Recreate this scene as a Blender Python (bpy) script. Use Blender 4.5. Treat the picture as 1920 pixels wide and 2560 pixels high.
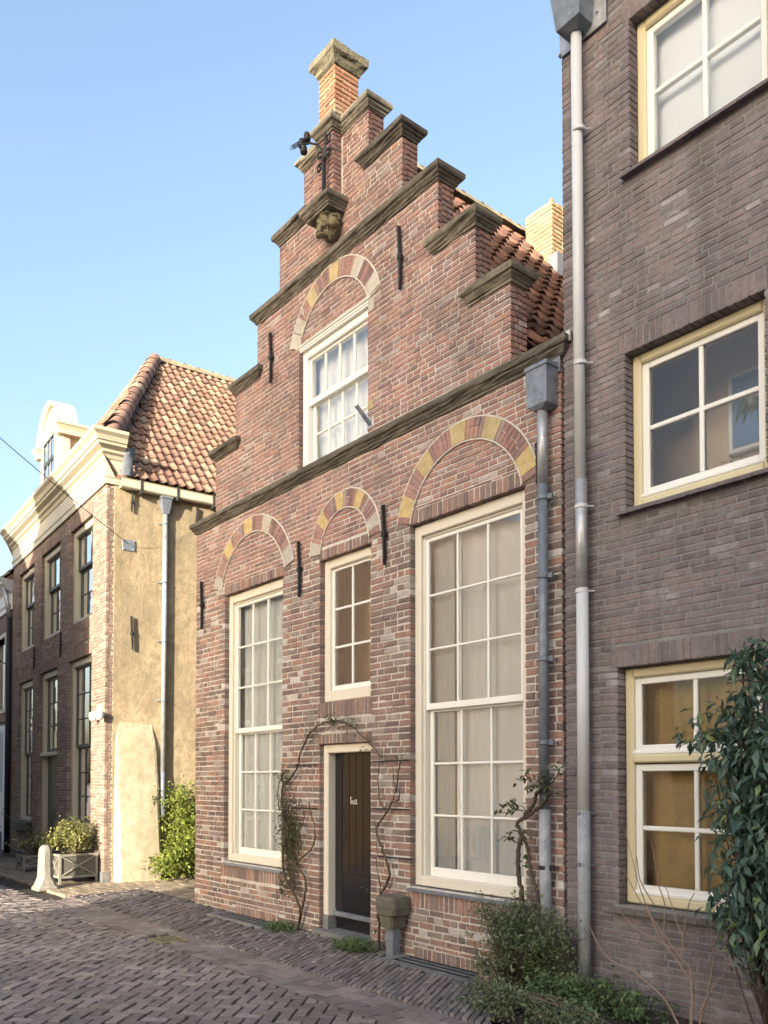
import bpy, bmesh, math, random
from mathutils import Vector, Matrix, noise
R = math.radians
random.seed(7)
scene = bpy.context.scene
for o in list(bpy.data.objects): bpy.data.objects.remove(o)
COL = scene.collection

# ------------------------------------------------------------------ camera
CAM = Vector((0.0, -5.2, 1.6)); HEAD = R(51.076); PITCH = R(1.6); FPX = 2129.5   # focal length for a 1920 px wide frame
cd = bpy.data.cameras.new('camera'); cam = bpy.data.objects.new('camera', cd); COL.objects.link(cam)
cam.location = CAM; cam.rotation_euler = (R(90) + PITCH, 0, HEAD)
cd.sensor_fit = 'HORIZONTAL'; cd.sensor_width = 24.0; cd.lens = 24.0 * FPX / 1920.0
cd.shift_y = (1952.4 - FPX * math.tan(PITCH) - 1280.0) / 1920.0
cd.clip_start = 0.05; cd.clip_end = 3000
scene.camera = cam
# ------------------------------------------------------------------ sky, sun, exposure
SUN_AZ = math.atan2(0.39, -0.92); SUN_EL = R(13.5)
w = bpy.data.worlds.new('World'); scene.world = w; w.use_nodes = True
nt = w.node_tree; nt.nodes.clear()
sky = nt.nodes.new('ShaderNodeTexSky'); sky.sky_type = 'NISHITA'; sky.sun_disc = False
sky.sun_elevation = SUN_EL; sky.sun_rotation = SUN_AZ; sky.air_density = 1.0; sky.dust_density = 6.0; sky.ozone_density = 1.25
bg = nt.nodes.new('ShaderNodeBackground'); bg.inputs['Strength'].default_value = 0.15
wo = nt.nodes.new('ShaderNodeOutputWorld')
nt.links.new(sky.outputs[0], bg.inputs[0]); nt.links.new(bg.outputs[0], wo.inputs[0])
sdir = Vector((math.sin(SUN_AZ) * math.cos(SUN_EL), math.cos(SUN_AZ) * math.cos(SUN_EL), math.sin(SUN_EL)))
sl = bpy.data.lights.new('sun', 'SUN'); sl.energy = 3.7; sl.angle = R(0.5); sl.color = (1.0, 0.87, 0.68)
so = bpy.data.objects.new('sun', sl); COL.objects.link(so); so.rotation_euler = (-sdir).to_track_quat('-Z', 'Y').to_euler()
scene.view_settings.view_transform = 'Standard'; scene.view_settings.look = 'None'
scene.view_settings.exposure = 1.93; scene.view_settings.gamma = 1.0
scene.render.engine = 'CYCLES'
GZ = -0.04                                                   # ground level

# ------------------------------------------------------------------ helpers
def tag(o, label=None, cat=None, group=None, kind=None):
    if label: o['label'] = label
    if cat: o['category'] = cat
    if group: o['group'] = group
    if kind: o['kind'] = kind
    return o
class MB:
    """collects shapes; build() links them as ONE mesh object"""
    def __init__(s): s.v = []; s.f = []; s.r = []
    def add(s, vs, fs, rnd=None):
        n = len(s.v); s.v.extend(vs); rnd = random.random() if rnd is None else rnd
        for f in fs: s.f.append(tuple(i + n for i in f)); s.r.append(rnd)
    def box(s, x0, x1, y0, y1, z0, z1, rnd=None, T=None):
        p = [(x, y, z) for x in (x0, x1) for y in (y0, y1) for z in (z0, z1)]
        if T: p = [T(*q) for q in p]
        s.add(p, [(0, 1, 3, 2), (4, 6, 7, 5), (0, 4, 5, 1), (2, 3, 7, 6), (0, 2, 6, 4), (1, 5, 7, 3)], rnd)
    def rings(s, rings, cap0=True, cap1=True, rnd=None, closed=True):
        n = len(rings[0]); vs = [tuple(p) for r in rings for p in r]; fs = []
        for i in range(len(rings) - 1):
            for j in range(n if closed else n - 1):
                a, b = i * n + j, i * n + (j + 1) % n
                fs.append((a, b, b + n, a + n))
        if cap0: fs.append(tuple(range(n))[::-1])
        if cap1: fs.append(tuple(range((len(rings) - 1) * n, len(rings) * n)))
        s.add(vs, fs, rnd)
    def tube(s, pts, rad, n=6, rnd=None):
        pts = [Vector(p) for p in pts]; rs = []
        for i, p in enumerate(pts):
            d = (pts[min(i + 1, len(pts) - 1)] - pts[max(i - 1, 0)]).normalized()
            a = d.cross(Vector((0, 0, 1)) if abs(d.z) < 0.9 else Vector((1, 0, 0))).normalized(); b = d.cross(a)
            r = rad[i] if isinstance(rad, (list, tuple)) else rad
            rs.append([p + (a * math.cos(t) + b * math.sin(t)) * r for t in [2 * math.pi * k / n for k in range(n)]])
        s.rings(rs, rnd=rnd)
    def lathe(s, c, prof, n=16, rnd=None):
        s.rings([[(c[0] + r * math.cos(2 * math.pi * k / n), c[1] + r * math.sin(2 * math.pi * k / n), c[2] + z) for k in range(n)] for r, z in prof], rnd=rnd)
    def build(s, name, mat, parent=None, smooth=False):
        me = bpy.data.meshes.new(name); me.from_pydata(s.v, [], s.f); me.materials.append(mat)
        a = me.attributes.new('rnd', 'FLOAT', 'FACE'); a.data.foreach_set('value', s.r)
        if smooth:
            me.polygons.foreach_set('use_smooth', [True] * len(me.polygons))
        o = bpy.data.objects.new(name, me); COL.objects.link(o)
        if parent:
            o.parent = parent
            if parent.type == 'EMPTY': o.matrix_parent_inverse = Matrix.Translation(-parent.location)
        return o
def empty(name, loc=(0, 0, 0), label=None, cat=None, group=None):
    o = bpy.data.objects.new(name, None); COL.objects.link(o); o.location = loc; o.empty_display_size = 0.1
    return tag(o, label, cat, group)
def keep(o, root):            # parent a world-space mesh to a root that sits elsewhere
    o.parent = root; o.matrix_parent_inverse = root.matrix_world.inverted() if root.type != 'EMPTY' else Matrix.Translation(-root.location)
    return o
fwd = Vector((-math.sin(HEAD) * math.cos(PITCH), math.cos(HEAD) * math.cos(PITCH), math.sin(PITCH)))
rgt = Vector((math.cos(HEAD), math.sin(HEAD), 0))
def shows(p):                 # rough size weight of a point in the picture, 0 outside the view
    d = Vector(p) - CAM; zz = d.dot(fwd)
    if zz < 0.5: return 0
    x = 0.5 + d.dot(rgt) / zz * FPX / 1920; y = (1893 - d.dot(rgt.cross(fwd)) / zz * FPX) / 2560
    return 1 / zz ** 2 if (0 < x < 1 and 0 < y < 1) else 0

# ------------------------------------------------------------------ materials
def mat(name, base=(0.5, 0.5, 0.5), rough=0.7, metal=0.0, spec=0.5):
    m = bpy.data.materials.new(name); m.use_nodes = True; n = m.node_tree; b = n.nodes['Principled BSDF']
    b.inputs['Base Color'].default_value = (*base, 1); b.inputs['Roughness'].default_value = rough
    b.inputs['Metallic'].default_value = metal; b.inputs['Specular IOR Level'].default_value = spec
    return m
def N(m, t, **kw):
    n = m.node_tree.nodes.new(t)
    for k, v in kw.items(): setattr(n, k, v)
    return n
def L(m, a, b): m.node_tree.links.new(a, b)
def coords(m, scale=1.0, sz=None):
    g = N(m, 'ShaderNodeNewGeometry'); mp = N(m, 'ShaderNodeMapping')
    mp.inputs['Scale'].default_value = sz or (scale,) * 3
    L(m, g.outputs['Position'], mp.inputs['Vector']); return mp.outputs[0]
def noisetex(m, vec, scale, detail=4, rough=0.6):
    t = N(m, 'ShaderNodeTexNoise'); t.inputs['Scale'].default_value = scale; t.inputs['Detail'].default_value = detail; t.inputs['Roughness'].default_value = rough
    L(m, vec, t.inputs['Vector']); return t.outputs['Fac']
def ramp(m, fac, stops, interp='LINEAR'):
    r = N(m, 'ShaderNodeValToRGB'); r.color_ramp.interpolation = interp; e = r.color_ramp.elements
    while len(e) < len(stops): e.new(0.5)
    for i, (p, c) in enumerate(stops):
        e[i].position = p; e[i].color = (*c, 1) if len(c) == 3 else c
    L(m, fac, r.inputs[0]); return r.outputs[0]
def mix(m, a, b, fac, mode='MIX'):
    x = N(m, 'ShaderNodeMix', data_type='RGBA', blend_type=mode)
    for s, v in ((x.inputs[6], a), (x.inputs[7], b)):
        if isinstance(v, tuple): s.default_value = (*v, 1)
        else: L(m, v, s)
    if isinstance(fac, (int, float)): x.inputs[0].default_value = fac
    else: L(m, fac, x.inputs[0])
    return x.outputs[2]
def bump(m, h, strength, dist):
    b = N(m, 'ShaderNodeBump'); b.inputs['Strength'].default_value = strength; b.inputs['Distance'].default_value = dist
    L(m, h, b.inputs['Height']); L(m, b.outputs[0], m.node_tree.nodes['Principled BSDF'].inputs['Normal'])
def setcol(m, c): L(m, c, m.node_tree.nodes['Principled BSDF'].inputs['Base Color'])
def gray(v): return (v, v, v)
def speckled(name, stops, dirt=None, scale=9, dirtscale=0.8, rough=0.85, bs=0.5, bd=0.004, dirtlo=0.5, dirthi=0.7, fine=60, attr=True, streak=0.0, patch=0.0):
    """pieces coloured by their own random number, with grain, specks and patches of grime"""
    m = mat(name, rough=rough, spec=0.25); v = coords(m)
    n1 = noisetex(m, v, scale * 3, 5, 0.7)
    if attr:
        a = N(m, 'ShaderNodeAttribute', attribute_name='rnd'); c = ramp(m, a.outputs['Fac'], stops)
    else: c = ramp(m, noisetex(m, v, scale * 0.35, 5), stops)
    c = mix(m, c, ramp(m, n1, [(0.25, gray(0.62)), (0.55, gray(1.0)), (0.8, gray(1.3))]), 0.85, 'MULTIPLY')
    f = noisetex(m, v, fine, 3, 0.7)
    c = mix(m, c, ramp(m, f, [(0.3, gray(0.75)), (0.6, gray(1.1))]), 0.6, 'MULTIPLY')
    if streak: c = mix(m, c, ramp(m, noisetex(m, coords(m, sz=(3.2, 3.2, .35)), 1.0, 6, .7), [(.32, gray(.55)), (.52, gray(1.0)), (.75, gray(1.18))]), streak, 'MULTIPLY')
    if patch: c = mix(m, c, ramp(m, noisetex(m, v, .55, 4, .6), [(.3, gray(.62)), (.5, gray(1.0)), (.7, gray(1.25))]), patch, 'MULTIPLY')
    if dirt:
        d = noisetex(m, v, dirtscale, 6, 0.7)
        c = mix(m, c, dirt, ramp(m, d, [(dirtlo, gray(0)), (dirthi, gray(0.8))]))
    setcol(m, c); bump(m, n1, bs, bd); return m
def paint(name, col, dirt, rough=.42):
    m = mat(name, rough=rough, spec=.4); v = coords(m)
    c = mix(m, tuple(x * .96 for x in col), tuple(min(1, x * 1.03) for x in col), noisetex(m, v, 6, 4))
    st_ = N(m, 'ShaderNodeMapping'); 
    d = noisetex(m, coords(m, sz=(9, 9, 1.6)), 1.0, 5, .65)
    c = mix(m, c, dirt, ramp(m, d, [(.56, gray(0)), (.8, gray(.55))])); setcol(m, c); bump(m, noisetex(m, coords(m, sz=(30, 30, 5)), 1, 3), .12, .002); return m
M = {}
M['brick_low'] = speckled('old red brown brick', [(0, (0.154, 0.121, 0.121)), (.22, (0.224, 0.160, 0.151)), (.42, (0.281, 0.182, 0.161)), (.58, (0.341, 0.209, 0.172)), (.70, (0.211, 0.163, 0.159)), (.84, (0.272, 0.226, 0.213)), (.95, (0.335, 0.300, 0.287)), (1, (0.552, 0.534, 0.542))], (0.129, 0.113, 0.112), dirtlo=.48, dirthi=.78, streak=.6, patch=.5)
M['brick_up'] = speckled('fine red brick', [(0, (0.210, 0.148, 0.147)), (.3, (0.284, 0.177, 0.167)), (.6, (0.332, 0.194, 0.175)), (.8, (0.373, 0.228, 0.180)), (.93, (0.266, 0.205, 0.201)), (1, (0.413, 0.355, 0.351))], (0.125, 0.106, 0.107), dirtlo=.5, dirthi=.78, streak=.7, patch=.5)
M['brick_right'] = speckled('purple brown brick', [(0, (0.165, 0.143, 0.156)), (.35, (0.204, 0.168, 0.179)), (.7, (0.247, 0.195, 0.199)), (.9, (0.231, 0.202, 0.214)), (1, (0.348, 0.324, 0.349))], (0.131, 0.125, 0.143), dirtlo=.42, dirthi=.72, dirtscale=.6, streak=1.0, patch=.9)
M['brick_left'] = speckled('small brown brick', [(0, (0.166, 0.128, 0.115)), (.4, (0.225, 0.163, 0.140)), (.75, (0.286, 0.203, 0.166)), (1, (0.355, 0.294, 0.253))], (0.158, 0.131, 0.121), dirtlo=.5, dirthi=.8, streak=.4, patch=.5)
M['brick_orange'] = speckled('orange chimney brick', [(0, (0.216, 0.105, 0.069)), (.5, (0.278, 0.139, 0.086)), (.85, (0.312, 0.187, 0.121)), (1, (0.287, 0.231, 0.175))], (0.158, 0.117, 0.085), dirtlo=.55)
M['brick_yellow'] = speckled('yellow chimney brick', [(0, (.34, .25, .15)), (.6, (.42, .32, .2)), (.85, (.38, .19, .12)), (1, (.42, .36, .27))])
M['mortar'] = speckled('pale lime mortar', [(.3, (.44, .43, .405)), (.7, (.58, .565, .535))], (.30, .285, .265), attr=False, scale=14, dirtlo=.5)
M['mortar_grey'] = speckled('grey mortar', [(.3, (0.172, 0.177, 0.181)), (.7, (0.241, 0.245, 0.244))], attr=False, scale=14)
M['mortar_left'] = speckled('buff mortar', [(.3, (.30, .26, .21)), (.7, (.42, .37, .30))], attr=False, scale=14)
M['whiteline'] = speckled('white pointing', [(.3, (.52, .5, .46)), (.7, (.66, .64, .6))], attr=False, scale=20)
M['sandstone'] = speckled('yellow sandstone', [(0, (.40, .335, .20)), (.5, (.46, .365, .19)), (1, (.50, .395, .195))], (.33, .285, .2), scale=4, dirtlo=.6, rough=.8)
M['greystone'] = speckled('grey sandstone', [(0, (.36, .36, .35)), (1, (.44, .42, .38))], (.4, .34, .22), scale=5, dirtlo=.5)
M['coping'] = speckled('weathered stone', [(0, (.13, .122, .105)), (.6, (.19, .176, .15)), (1, (.24, .225, .18))], (.05, .047, .044), scale=7, dirtlo=.42, dirthi=.66, dirtscale=2.5, bs=.8, bd=.01, streak=.3, patch=.4)
M['capstone'] = speckled('lichen stone', [(0, (0.157, 0.147, 0.102)), (1, (0.212, 0.189, 0.116))], (0.084, 0.080, 0.068), scale=7, dirtlo=.45, dirthi=.65, dirtscale=5, bs=.9, bd=.015)
M['bluestone'] = speckled('blue stone', [(0, (.15, .16, .17)), (1, (.2, .21, .215))], scale=6)
M['cream'] = paint('cream paint', (.63, .61, .545), (.50, .46, .38))
M['white'] = paint('white paint', (.74, .755, .745), (.57, .57, .545))
M['ochre'] = paint('yellow cream paint', (.60, .545, .365), (.47, .42, .29))
M['leftcream'] = paint('warm cream paint', (.47, .435, .335), (.36, .325, .24))
M['darkgreen'] = mat('dark sash paint', (.035, .042, .042), .35)
M['iron'] = speckled('black iron', [(0, (.018, .02, .024)), (1, (.028, .03, .034))], (.06, .045, .035), rough=.5, dirtlo=.66, bs=.3)
M['zinc'] = speckled('grey zinc', [(0, (0.162, 0.195, 0.243)), (1, (0.199, 0.235, 0.286))], (0.257, 0.290, 0.335), rough=.5, scale=4, dirtscale=3, bs=.15, bd=.002, streak=.5)
M['zinc'].node_tree.nodes['Principled BSDF'].inputs['Metallic'].default_value = 0.35
M['zincpale'] = speckled('bright zinc', [(0, (.42, .45, .48)), (1, (.5, .52, .55))], (.3, .32, .33), rough=.4, scale=4, dirtscale=4, bs=.15, bd=.002, streak=.4)
M['zincpale'].node_tree.nodes['Principled BSDF'].inputs['Metallic'].default_value = 0.5
M['zincworn'] = speckled('worn blue grey zinc', [(0, (.27, .30, .34)), (1, (.31, .34, .38))], (.40, .42, .44), rough=.5, scale=4, dirtscale=4, bs=.15, bd=.002, streak=.6)
M['whitepipe'] = paint('weathered white pipe', (.53, .56, .60), (.33, .345, .35), .4)
M['lead'] = speckled('lead flashing', [(0, (.14, .16, .19)), (1, (.2, .22, .26))], scale=6, rough=.6)
M['tile'] = speckled('orange clay tile', [(0, (0.151, 0.094, 0.077)), (.3, (0.198, 0.121, 0.096)), (.6, (0.238, 0.147, 0.112)), (.85, (0.272, 0.182, 0.137)), (1, (0.260, 0.218, 0.167))], (0.111, 0.099, 0.079), scale=6, dirtscale=3, dirtlo=.54, rough=.8)
M['tile_dark'] = speckled('brown clay tile', [(0, (0.131, 0.080, 0.067)), (.5, (0.207, 0.114, 0.091)), (.85, (0.284, 0.153, 0.111)), (1, (0.247, 0.174, 0.133))], (0.100, 0.081, 0.071), scale=6, dirtscale=3, dirtlo=.5, rough=.8)
M['ridge'] = speckled('ridge mortar moss', [(0, (.26, .23, .17)), (1, (.36, .31, .22))], (.13, .13, .08), scale=6, dirtscale=4)
M['stucco'] = speckled('ochre stucco', [(.3, (0.270, 0.221, 0.146)), (.7, (0.338, 0.281, 0.190))], (0.208, 0.176, 0.125), attr=False, scale=2.2, dirtscale=.9, dirtlo=.5, dirthi=.7, rough=.95, bs=.9, bd=.02, fine=35, streak=.45, patch=.6)
M['buttress'] = speckled('pale render', [(.3, (.34, .305, .225)), (.7, (.41, .37, .285))], (.28, .245, .16), attr=False, scale=2.5, dirtscale=1.6, dirtlo=.52, rough=.95, bs=.6, bd=.015, fine=35, streak=.3, patch=.5)
M['soil'] = speckled('dark soil', [(.3, (.045, .037, .03)), (.7, (.085, .068, .055))], attr=False, scale=10, bs=1, bd=.02)
M['joint'] = speckled('sand joint', [(.3, (.035, .03, .028)), (.7, (.06, .052, .047))], (.045, .05, .03), attr=False, scale=10, bs=.8)
M['ground'] = speckled('worn brick ground', [(.3, (.12, .098, .09)), (.7, (.17, .138, .125))], attr=False, scale=6)
M['paver'] = speckled('purple grey paver', [(0, (0.159, 0.141, 0.143)), (.4, (0.208, 0.182, 0.181)), (.75, (0.251, 0.217, 0.212)), (1, (0.298, 0.269, 0.254))], (0.142, 0.131, 0.129), scale=7, dirtlo=.5, rough=.62, bs=.35, patch=.8)
M['paver_sand'] = speckled('sandy worn paver', [(0, (.20, .165, .135)), (.5, (.26, .215, .17)), (1, (.33, .275, .215))], (.2, .18, .12), scale=7, dirtlo=.5, rough=.8, bs=.35, patch=.7)  # paver colour lightened so the alley ground looks sunlit
M['paver_edge'] = speckled('grey brown clinker', [(0, (0.126, 0.116, 0.119)), (.5, (0.182, 0.162, 0.165)), (1, (0.249, 0.221, 0.215))], (0.114, 0.107, 0.106), scale=7, dirtlo=.5, rough=.7, patch=.8)
M['concrete'] = speckled('mossy concrete', [(.3, (.10, .098, .085)), (.7, (.15, .145, .12))], (.075, .085, .045), attr=False, scale=5, dirtscale=5, dirtlo=.48, bs=.8, bd=.01)
M['stonepost'] = speckled('pale stone', [(.3, (0.234, 0.225, 0.204)), (.7, (0.300, 0.288, 0.259))], (0.191, 0.179, 0.158), attr=False, scale=5, dirtscale=4, bs=.6, bd=.008)
M['bark'] = speckled('bark', [(.3, (.06, .045, .035)), (.7, (.105, .085, .068))], attr=False, scale=12, bs=1)
M['twig'] = mat('pale twig', (.26, .19, .15), .8)
def leafmat(name, stops, rough=.5):
    m = mat(name, rough=rough, spec=.4); a = N(m, 'ShaderNodeAttribute', attribute_name='rnd')
    c = ramp(m, a.outputs['Fac'], stops); setcol(m, c)
    b = m.node_tree.nodes['Principled BSDF']; t = N(m, 'ShaderNodeBsdfTranslucent'); L(m, c, t.inputs[0])
    x = N(m, 'ShaderNodeMixShader'); x.inputs[0].default_value = .25; L(m, b.outputs[0], x.inputs[1]); L(m, t.outputs[0], x.inputs[2])
    L(m, x.outputs[0], m.node_tree.nodes['Material Output'].inputs[0]); return m
M['leaf_shrub'] = leafmat('grey green leaf', [(0, (0.072, 0.102, 0.065)), (.5, (0.131, 0.174, 0.102)), (.9, (0.189, 0.239, 0.123)), (1, (0.290, 0.304, 0.116))])
M['leaf_dark'] = leafmat('blue green glossy leaf', [(0, (0.056, 0.106, 0.094)), (.6, (0.094, 0.156, 0.125)), (.92, (0.138, 0.213, 0.138)), (1, (0.250, 0.350, 0.125))], .35)
M['leaf_bush'] = leafmat('bright green leaf', [(0, (.09, .13, .03)), (.5, (.17, .23, .045)), (1, (.30, .33, .08))])
M['leaf_varieg'] = leafmat('cream edged leaf', [(0, (.10, .13, .04)), (.5, (.25, .26, .09)), (1, (.48, .44, .2))])
M['leaf_grey'] = leafmat('grey leaf', [(0, (.06, .075, .06)), (1, (.2, .21, .17))])
M['leaf_rose'] = leafmat('rose leaf', [(0, (0.046, 0.078, 0.039)), (.6, (0.078, 0.117, 0.052)), (.85, (0.130, 0.143, 0.046)), (1, (0.169, 0.078, 0.052))])
M['leaf_dry'] = leafmat('dry leaf', [(0, (.16, .11, .06)), (.7, (.26, .19, .10)), (1, (.42, .38, .3))])
M['grass'] = leafmat('grass blade', [(0, (0.078, 0.130, 0.058)), (1, (0.169, 0.247, 0.104))])
M['curtain'] = mat('white net curtain', (.50, .55, .60), .9)
M['curtain_pale'] = mat('pale linen curtain', (.50, .55, .61), .9)
M['curtain_ochre'] = speckled('ochre curtain', [(.3, (.34, .24, .10)), (.7, (.40, .29, .13))], attr=False, scale=1.5, rough=.9)
M['drape'] = mat('grey drape', (.32, .36, .40), .9)
M['blind'] = mat('white blind', (.74, .79, .85), .8)
M['room'] = mat('brown room wall', (.46, .36, .25), .9)
M['roomlight'] = mat('tan room wall', (.62, .50, .36), .9); M['bluepicture'] = mat('blue print', (.10, .19, .38), .4)  # flat blue imitates the reflection in the middle window
M['roomdark'] = mat('dark room', (.06, .055, .05), .9)
M['door'] = mat('blue black gloss paint', (.010, .011, .014), .12, 0, .6)
M['doorwood'] = speckled('worn varnished plank', [(0, (.05, .035, .022)), (1, (.085, .058, .032))], (.02, .016, .013), scale=6, rough=.3, bs=.2, bd=.003)
M['planterpanel'] = speckled('dark grey painted wood', [(0, (.12, .118, .105)), (1, (.14, .135, .12))], rough=.6)
M['planter'] = speckled('grey painted wood', [(0, (.25, .245, .215)), (1, (.28, .275, .24))], rough=.6)
M['planterblue'] = speckled('blue grey painted wood', [(0, (.15, .18, .215)), (1, (.18, .21, .245))], rough=.6)
M['brass'] = speckled('yellow brass grate', [(0, (0.225, 0.205, 0.131)), (1, (0.254, 0.235, 0.157))], rough=.5)
M['terracotta'] = mat('terracotta', (.38, .14, .07), .8)
M['signwhite'] = mat('white sign', (.62, .66, .70), .4); M['signred'] = mat('red sign', (.45, .02, .05), .4)
M['maroon'] = mat('maroon banner', (.12, .025, .035), .6); M['lettering'] = mat('white lettering', (.8, .8, .76), .5)
M['oppbrick'] = speckled('warm brick wall', [(.3, (.30, .22, .165)), (.7, (.38, .28, .21))], (.24, .18, .14), attr=False, scale=6)
M['board'] = speckled('weathered gate board', [(0, (.22, .13, .06)), (1, (.34, .21, .09))], scale=5)
M['gardenhedge'] = leafmat('hedge leaf', [(0, (.05, .08, .02)), (1, (.14, .17, .04))])
def glass(name, tint=(1, 1, 1), extra=.05, wav=.25):
    m = bpy.data.materials.new(name); m.use_nodes = True; n = m.node_tree; n.nodes.clear()
    o = N(m, 'ShaderNodeOutputMaterial'); x = N(m, 'ShaderNodeMixShader'); t = N(m, 'ShaderNodeBsdfTransparent'); g = N(m, 'ShaderNodeBsdfGlossy')
    t.inputs[0].default_value = (*tint, 1); g.inputs['Roughness'].default_value = .01; g.inputs[0].default_value = (1, 1, 1, 1)
    f = N(m, 'ShaderNodeFresnel'); f.inputs[0].default_value = 1.55; ad = N(m, 'ShaderNodeMath', operation='MULTIPLY_ADD'); ad.inputs[1].default_value = 1.5; ad.inputs[2].default_value = extra
    b = N(m, 'ShaderNodeBump'); b.inputs['Strength'].default_value = wav; b.inputs['Distance'].default_value = .02
    L(m, noisetex(m, coords(m), 3.5, 1), b.inputs['Height']); L(m, b.outputs[0], g.inputs['Normal'])
    L(m, f.outputs[0], ad.inputs[0]); L(m, ad.outputs[0], x.inputs[0]); L(m, t.outputs[0], x.inputs[1]); L(m, g.outputs[0], x.inputs[2]); L(m, x.outputs[0], o.inputs[0])
    return m
M['glass'] = glass('old window glass', (1, 1, 1), .07, .06); M['glass_new'] = glass('window glass', (.97, .98, 1), -.02, .015)

# ------------------------------------------------------------------ brick laying
def sub_iv(ivs, a, b):
    out = []
    for (p, q, pe, qe) in ivs:
        if b <= p or a >= q: out.append((p, q, pe, qe)); continue
        if a > p: out.append((p, a, pe, 'h'))
        if b < q: out.append((b, q, 'h', qe))
    return out
def one_brick(T, u0, u1, z0, z1, dep, j, rnd, wob, bev=.0035):
    P = [(u0, z0), (u1, z0), (u1, z1), (u0, z1)]; cu, cz = (u0 + u1) / 2, (z0 + z1) / 2
    back, edge, front = [], [], []
    jj = lambda s: random.uniform(-s, s)
    for (a, b) in P:
        a += jj(wob); b += jj(wob); b += .007 * noise.noise((a * .7, b * .9, 3.1)) if wob > .001 else 0
        back.append(T(a, b, dep)); edge.append(T(a, b, j + .004))
        ia = a + (bev if a < cu else -bev); ib = b + (bev if b < cz else -bev)
        front.append(T(ia + jj(wob), ib + jj(wob * .7), j + jj(wob * .7)))
    vs = back + edge + front; fs = [(8, 9, 10, 11)]
    for k in range(4):
        k2 = (k + 1) % 4; fs += [(k, k2, k2 + 4, k + 4), (k + 4, k2 + 4, k2 + 8, k + 8)]
    return vs, fs, rnd, T(cu, cz, 0)
def courses(T, zs, outline, holes, Lb, joint, wob, prot, revd=.1, coarse=False, rr=(0, 1)):
    """outline(z)->(u0,u1); holes: rects (u0,u1,z0,z1). Returns bricks."""
    out = []
    for r in range(len(zs) - 1):
        za, zb = zs[r] + joint / 2, zs[r + 1] - joint / 2; zm = (za + zb) / 2
        o = outline(zm)
        if not o: continue
        ivs = [(o[0], o[1], 'o', 'o')]
        for (a, b, c, d) in holes:
            if c < zm < d: ivs = sub_iv(ivs, a, b)
        for (p, q, pe, qe) in ivs:
            u = p; hdr = r % 2 == 0; first = True
            while u < q - .02:
                if random.random() < .22: ln = Lb if hdr else Lb / 2
                else: ln = Lb / 2 if hdr else Lb
                if first and r % 4 == 3: ln = Lb * .75
                ln *= random.uniform(.94, 1.05)
                e = u + ln
                if q - e < Lb * .3: e = q
                z0, z1 = za, zb
                for (a, b, c, d) in holes:
                    if b > u and a < e:
                        if c < z1 <= d and z0 < c: z1 = c - joint / 2
                        if c <= z0 < d and z1 > d: z0 = d + joint / 2
                if z1 - z0 > .015:
                    uu0 = u + (0 if first else joint / 2); uu1 = e - (0 if e >= q else joint / 2)
                    ends = (first and pe == 'h') or (e >= q and qe == 'h')
                    rnd = min(max(random.uniform(*rr), 0), 1)
                    out.append(one_brick(T, uu0, uu1, z0, z1, revd if ends else .05, random.uniform(-prot, prot), rnd, wob))
                u = e; first = False
    return out
def soldiers(T, u0, u1, z0, z1, n, joint, wob, prot, dep=.1):
    w = (u1 - u0) / n
    return [one_brick(T, u0 + k * w + joint / 2, u0 + (k + 1) * w - joint / 2, z0, z1, dep, random.uniform(-prot, prot), random.random() * .8, wob) for k in range(n)]
def place(bricks, m, parent, name='brick', rest='brickwork', cap=300):
    def size(b): return shows(b[3]) * ((Vector(b[0][-1]) - Vector(b[0][-3])).length if len(b[0]) > 3 else 1)
    sc = sorted(range(len(bricks)), key=lambda i: -size(bricks[i]))
    top = set(sc[:cap]); mb = MB()
    for i, (vs, fs, rn, c) in enumerate(bricks):
        if i in top:
            b = MB(); b.add(vs, fs, rn); b.build(name, m, parent)
        else: mb.add(vs, fs, rn)
    if mb.v: tag(mb.build(rest, m, parent), kind='stuff')
def slab(T, rects, holes, d0, d1, inset=.012):
    """wall body from the union of rects minus holes; only boundary faces"""
    us = sorted({round(v, 4) for r in rects + holes for v in r[:2]}); zz = sorted({round(v, 4) for r in rects + holes for v in r[2:]})
    ins = lambda u, z, rs: any(a < u < b and c < z < d for a, b, c, d in rs)
    cell = {}
    for i in range(len(us) - 1):
        for k in range(len(zz) - 1):
            u, z = (us[i] + us[i + 1]) / 2, (zz[k] + zz[k + 1]) / 2
            if ins(u, z, rects) and not ins(u, z, holes): cell[i, k] = 1
    mb = MB()
    for (i, k) in cell:
        a, b, c, d = us[i], us[i + 1], zz[k], zz[k + 1]
        q = lambda p: mb.add(p, [(0, 1, 2, 3)], .5)
        for dd in (d0, d1): q([T(a, c, dd), T(b, c, dd), T(b, d, dd), T(a, d, dd)])
        if (i - 1, k) not in cell: q([T(a, c, d0), T(a, d, d0), T(a, d, d1), T(a, c, d1)])
        if (i + 1, k) not in cell: q([T(b, c, d0), T(b, d, d0), T(b, d, d1), T(b, c, d1)])
        if (i, k - 1) not in cell: q([T(a, c, d0), T(b, c, d0), T(b, c, d1), T(a, c, d1)])
        if (i, k + 1) not in cell: q([T(a, d, d0), T(b, d, d0), T(b, d, d1), T(a, d, d1)])
    return mb
def zrow(z0, z1, h):
    n = max(1, round((z1 - z0) / h)); return [z0 + (z1 - z0) * k / n for k in range(n + 1)]

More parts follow.
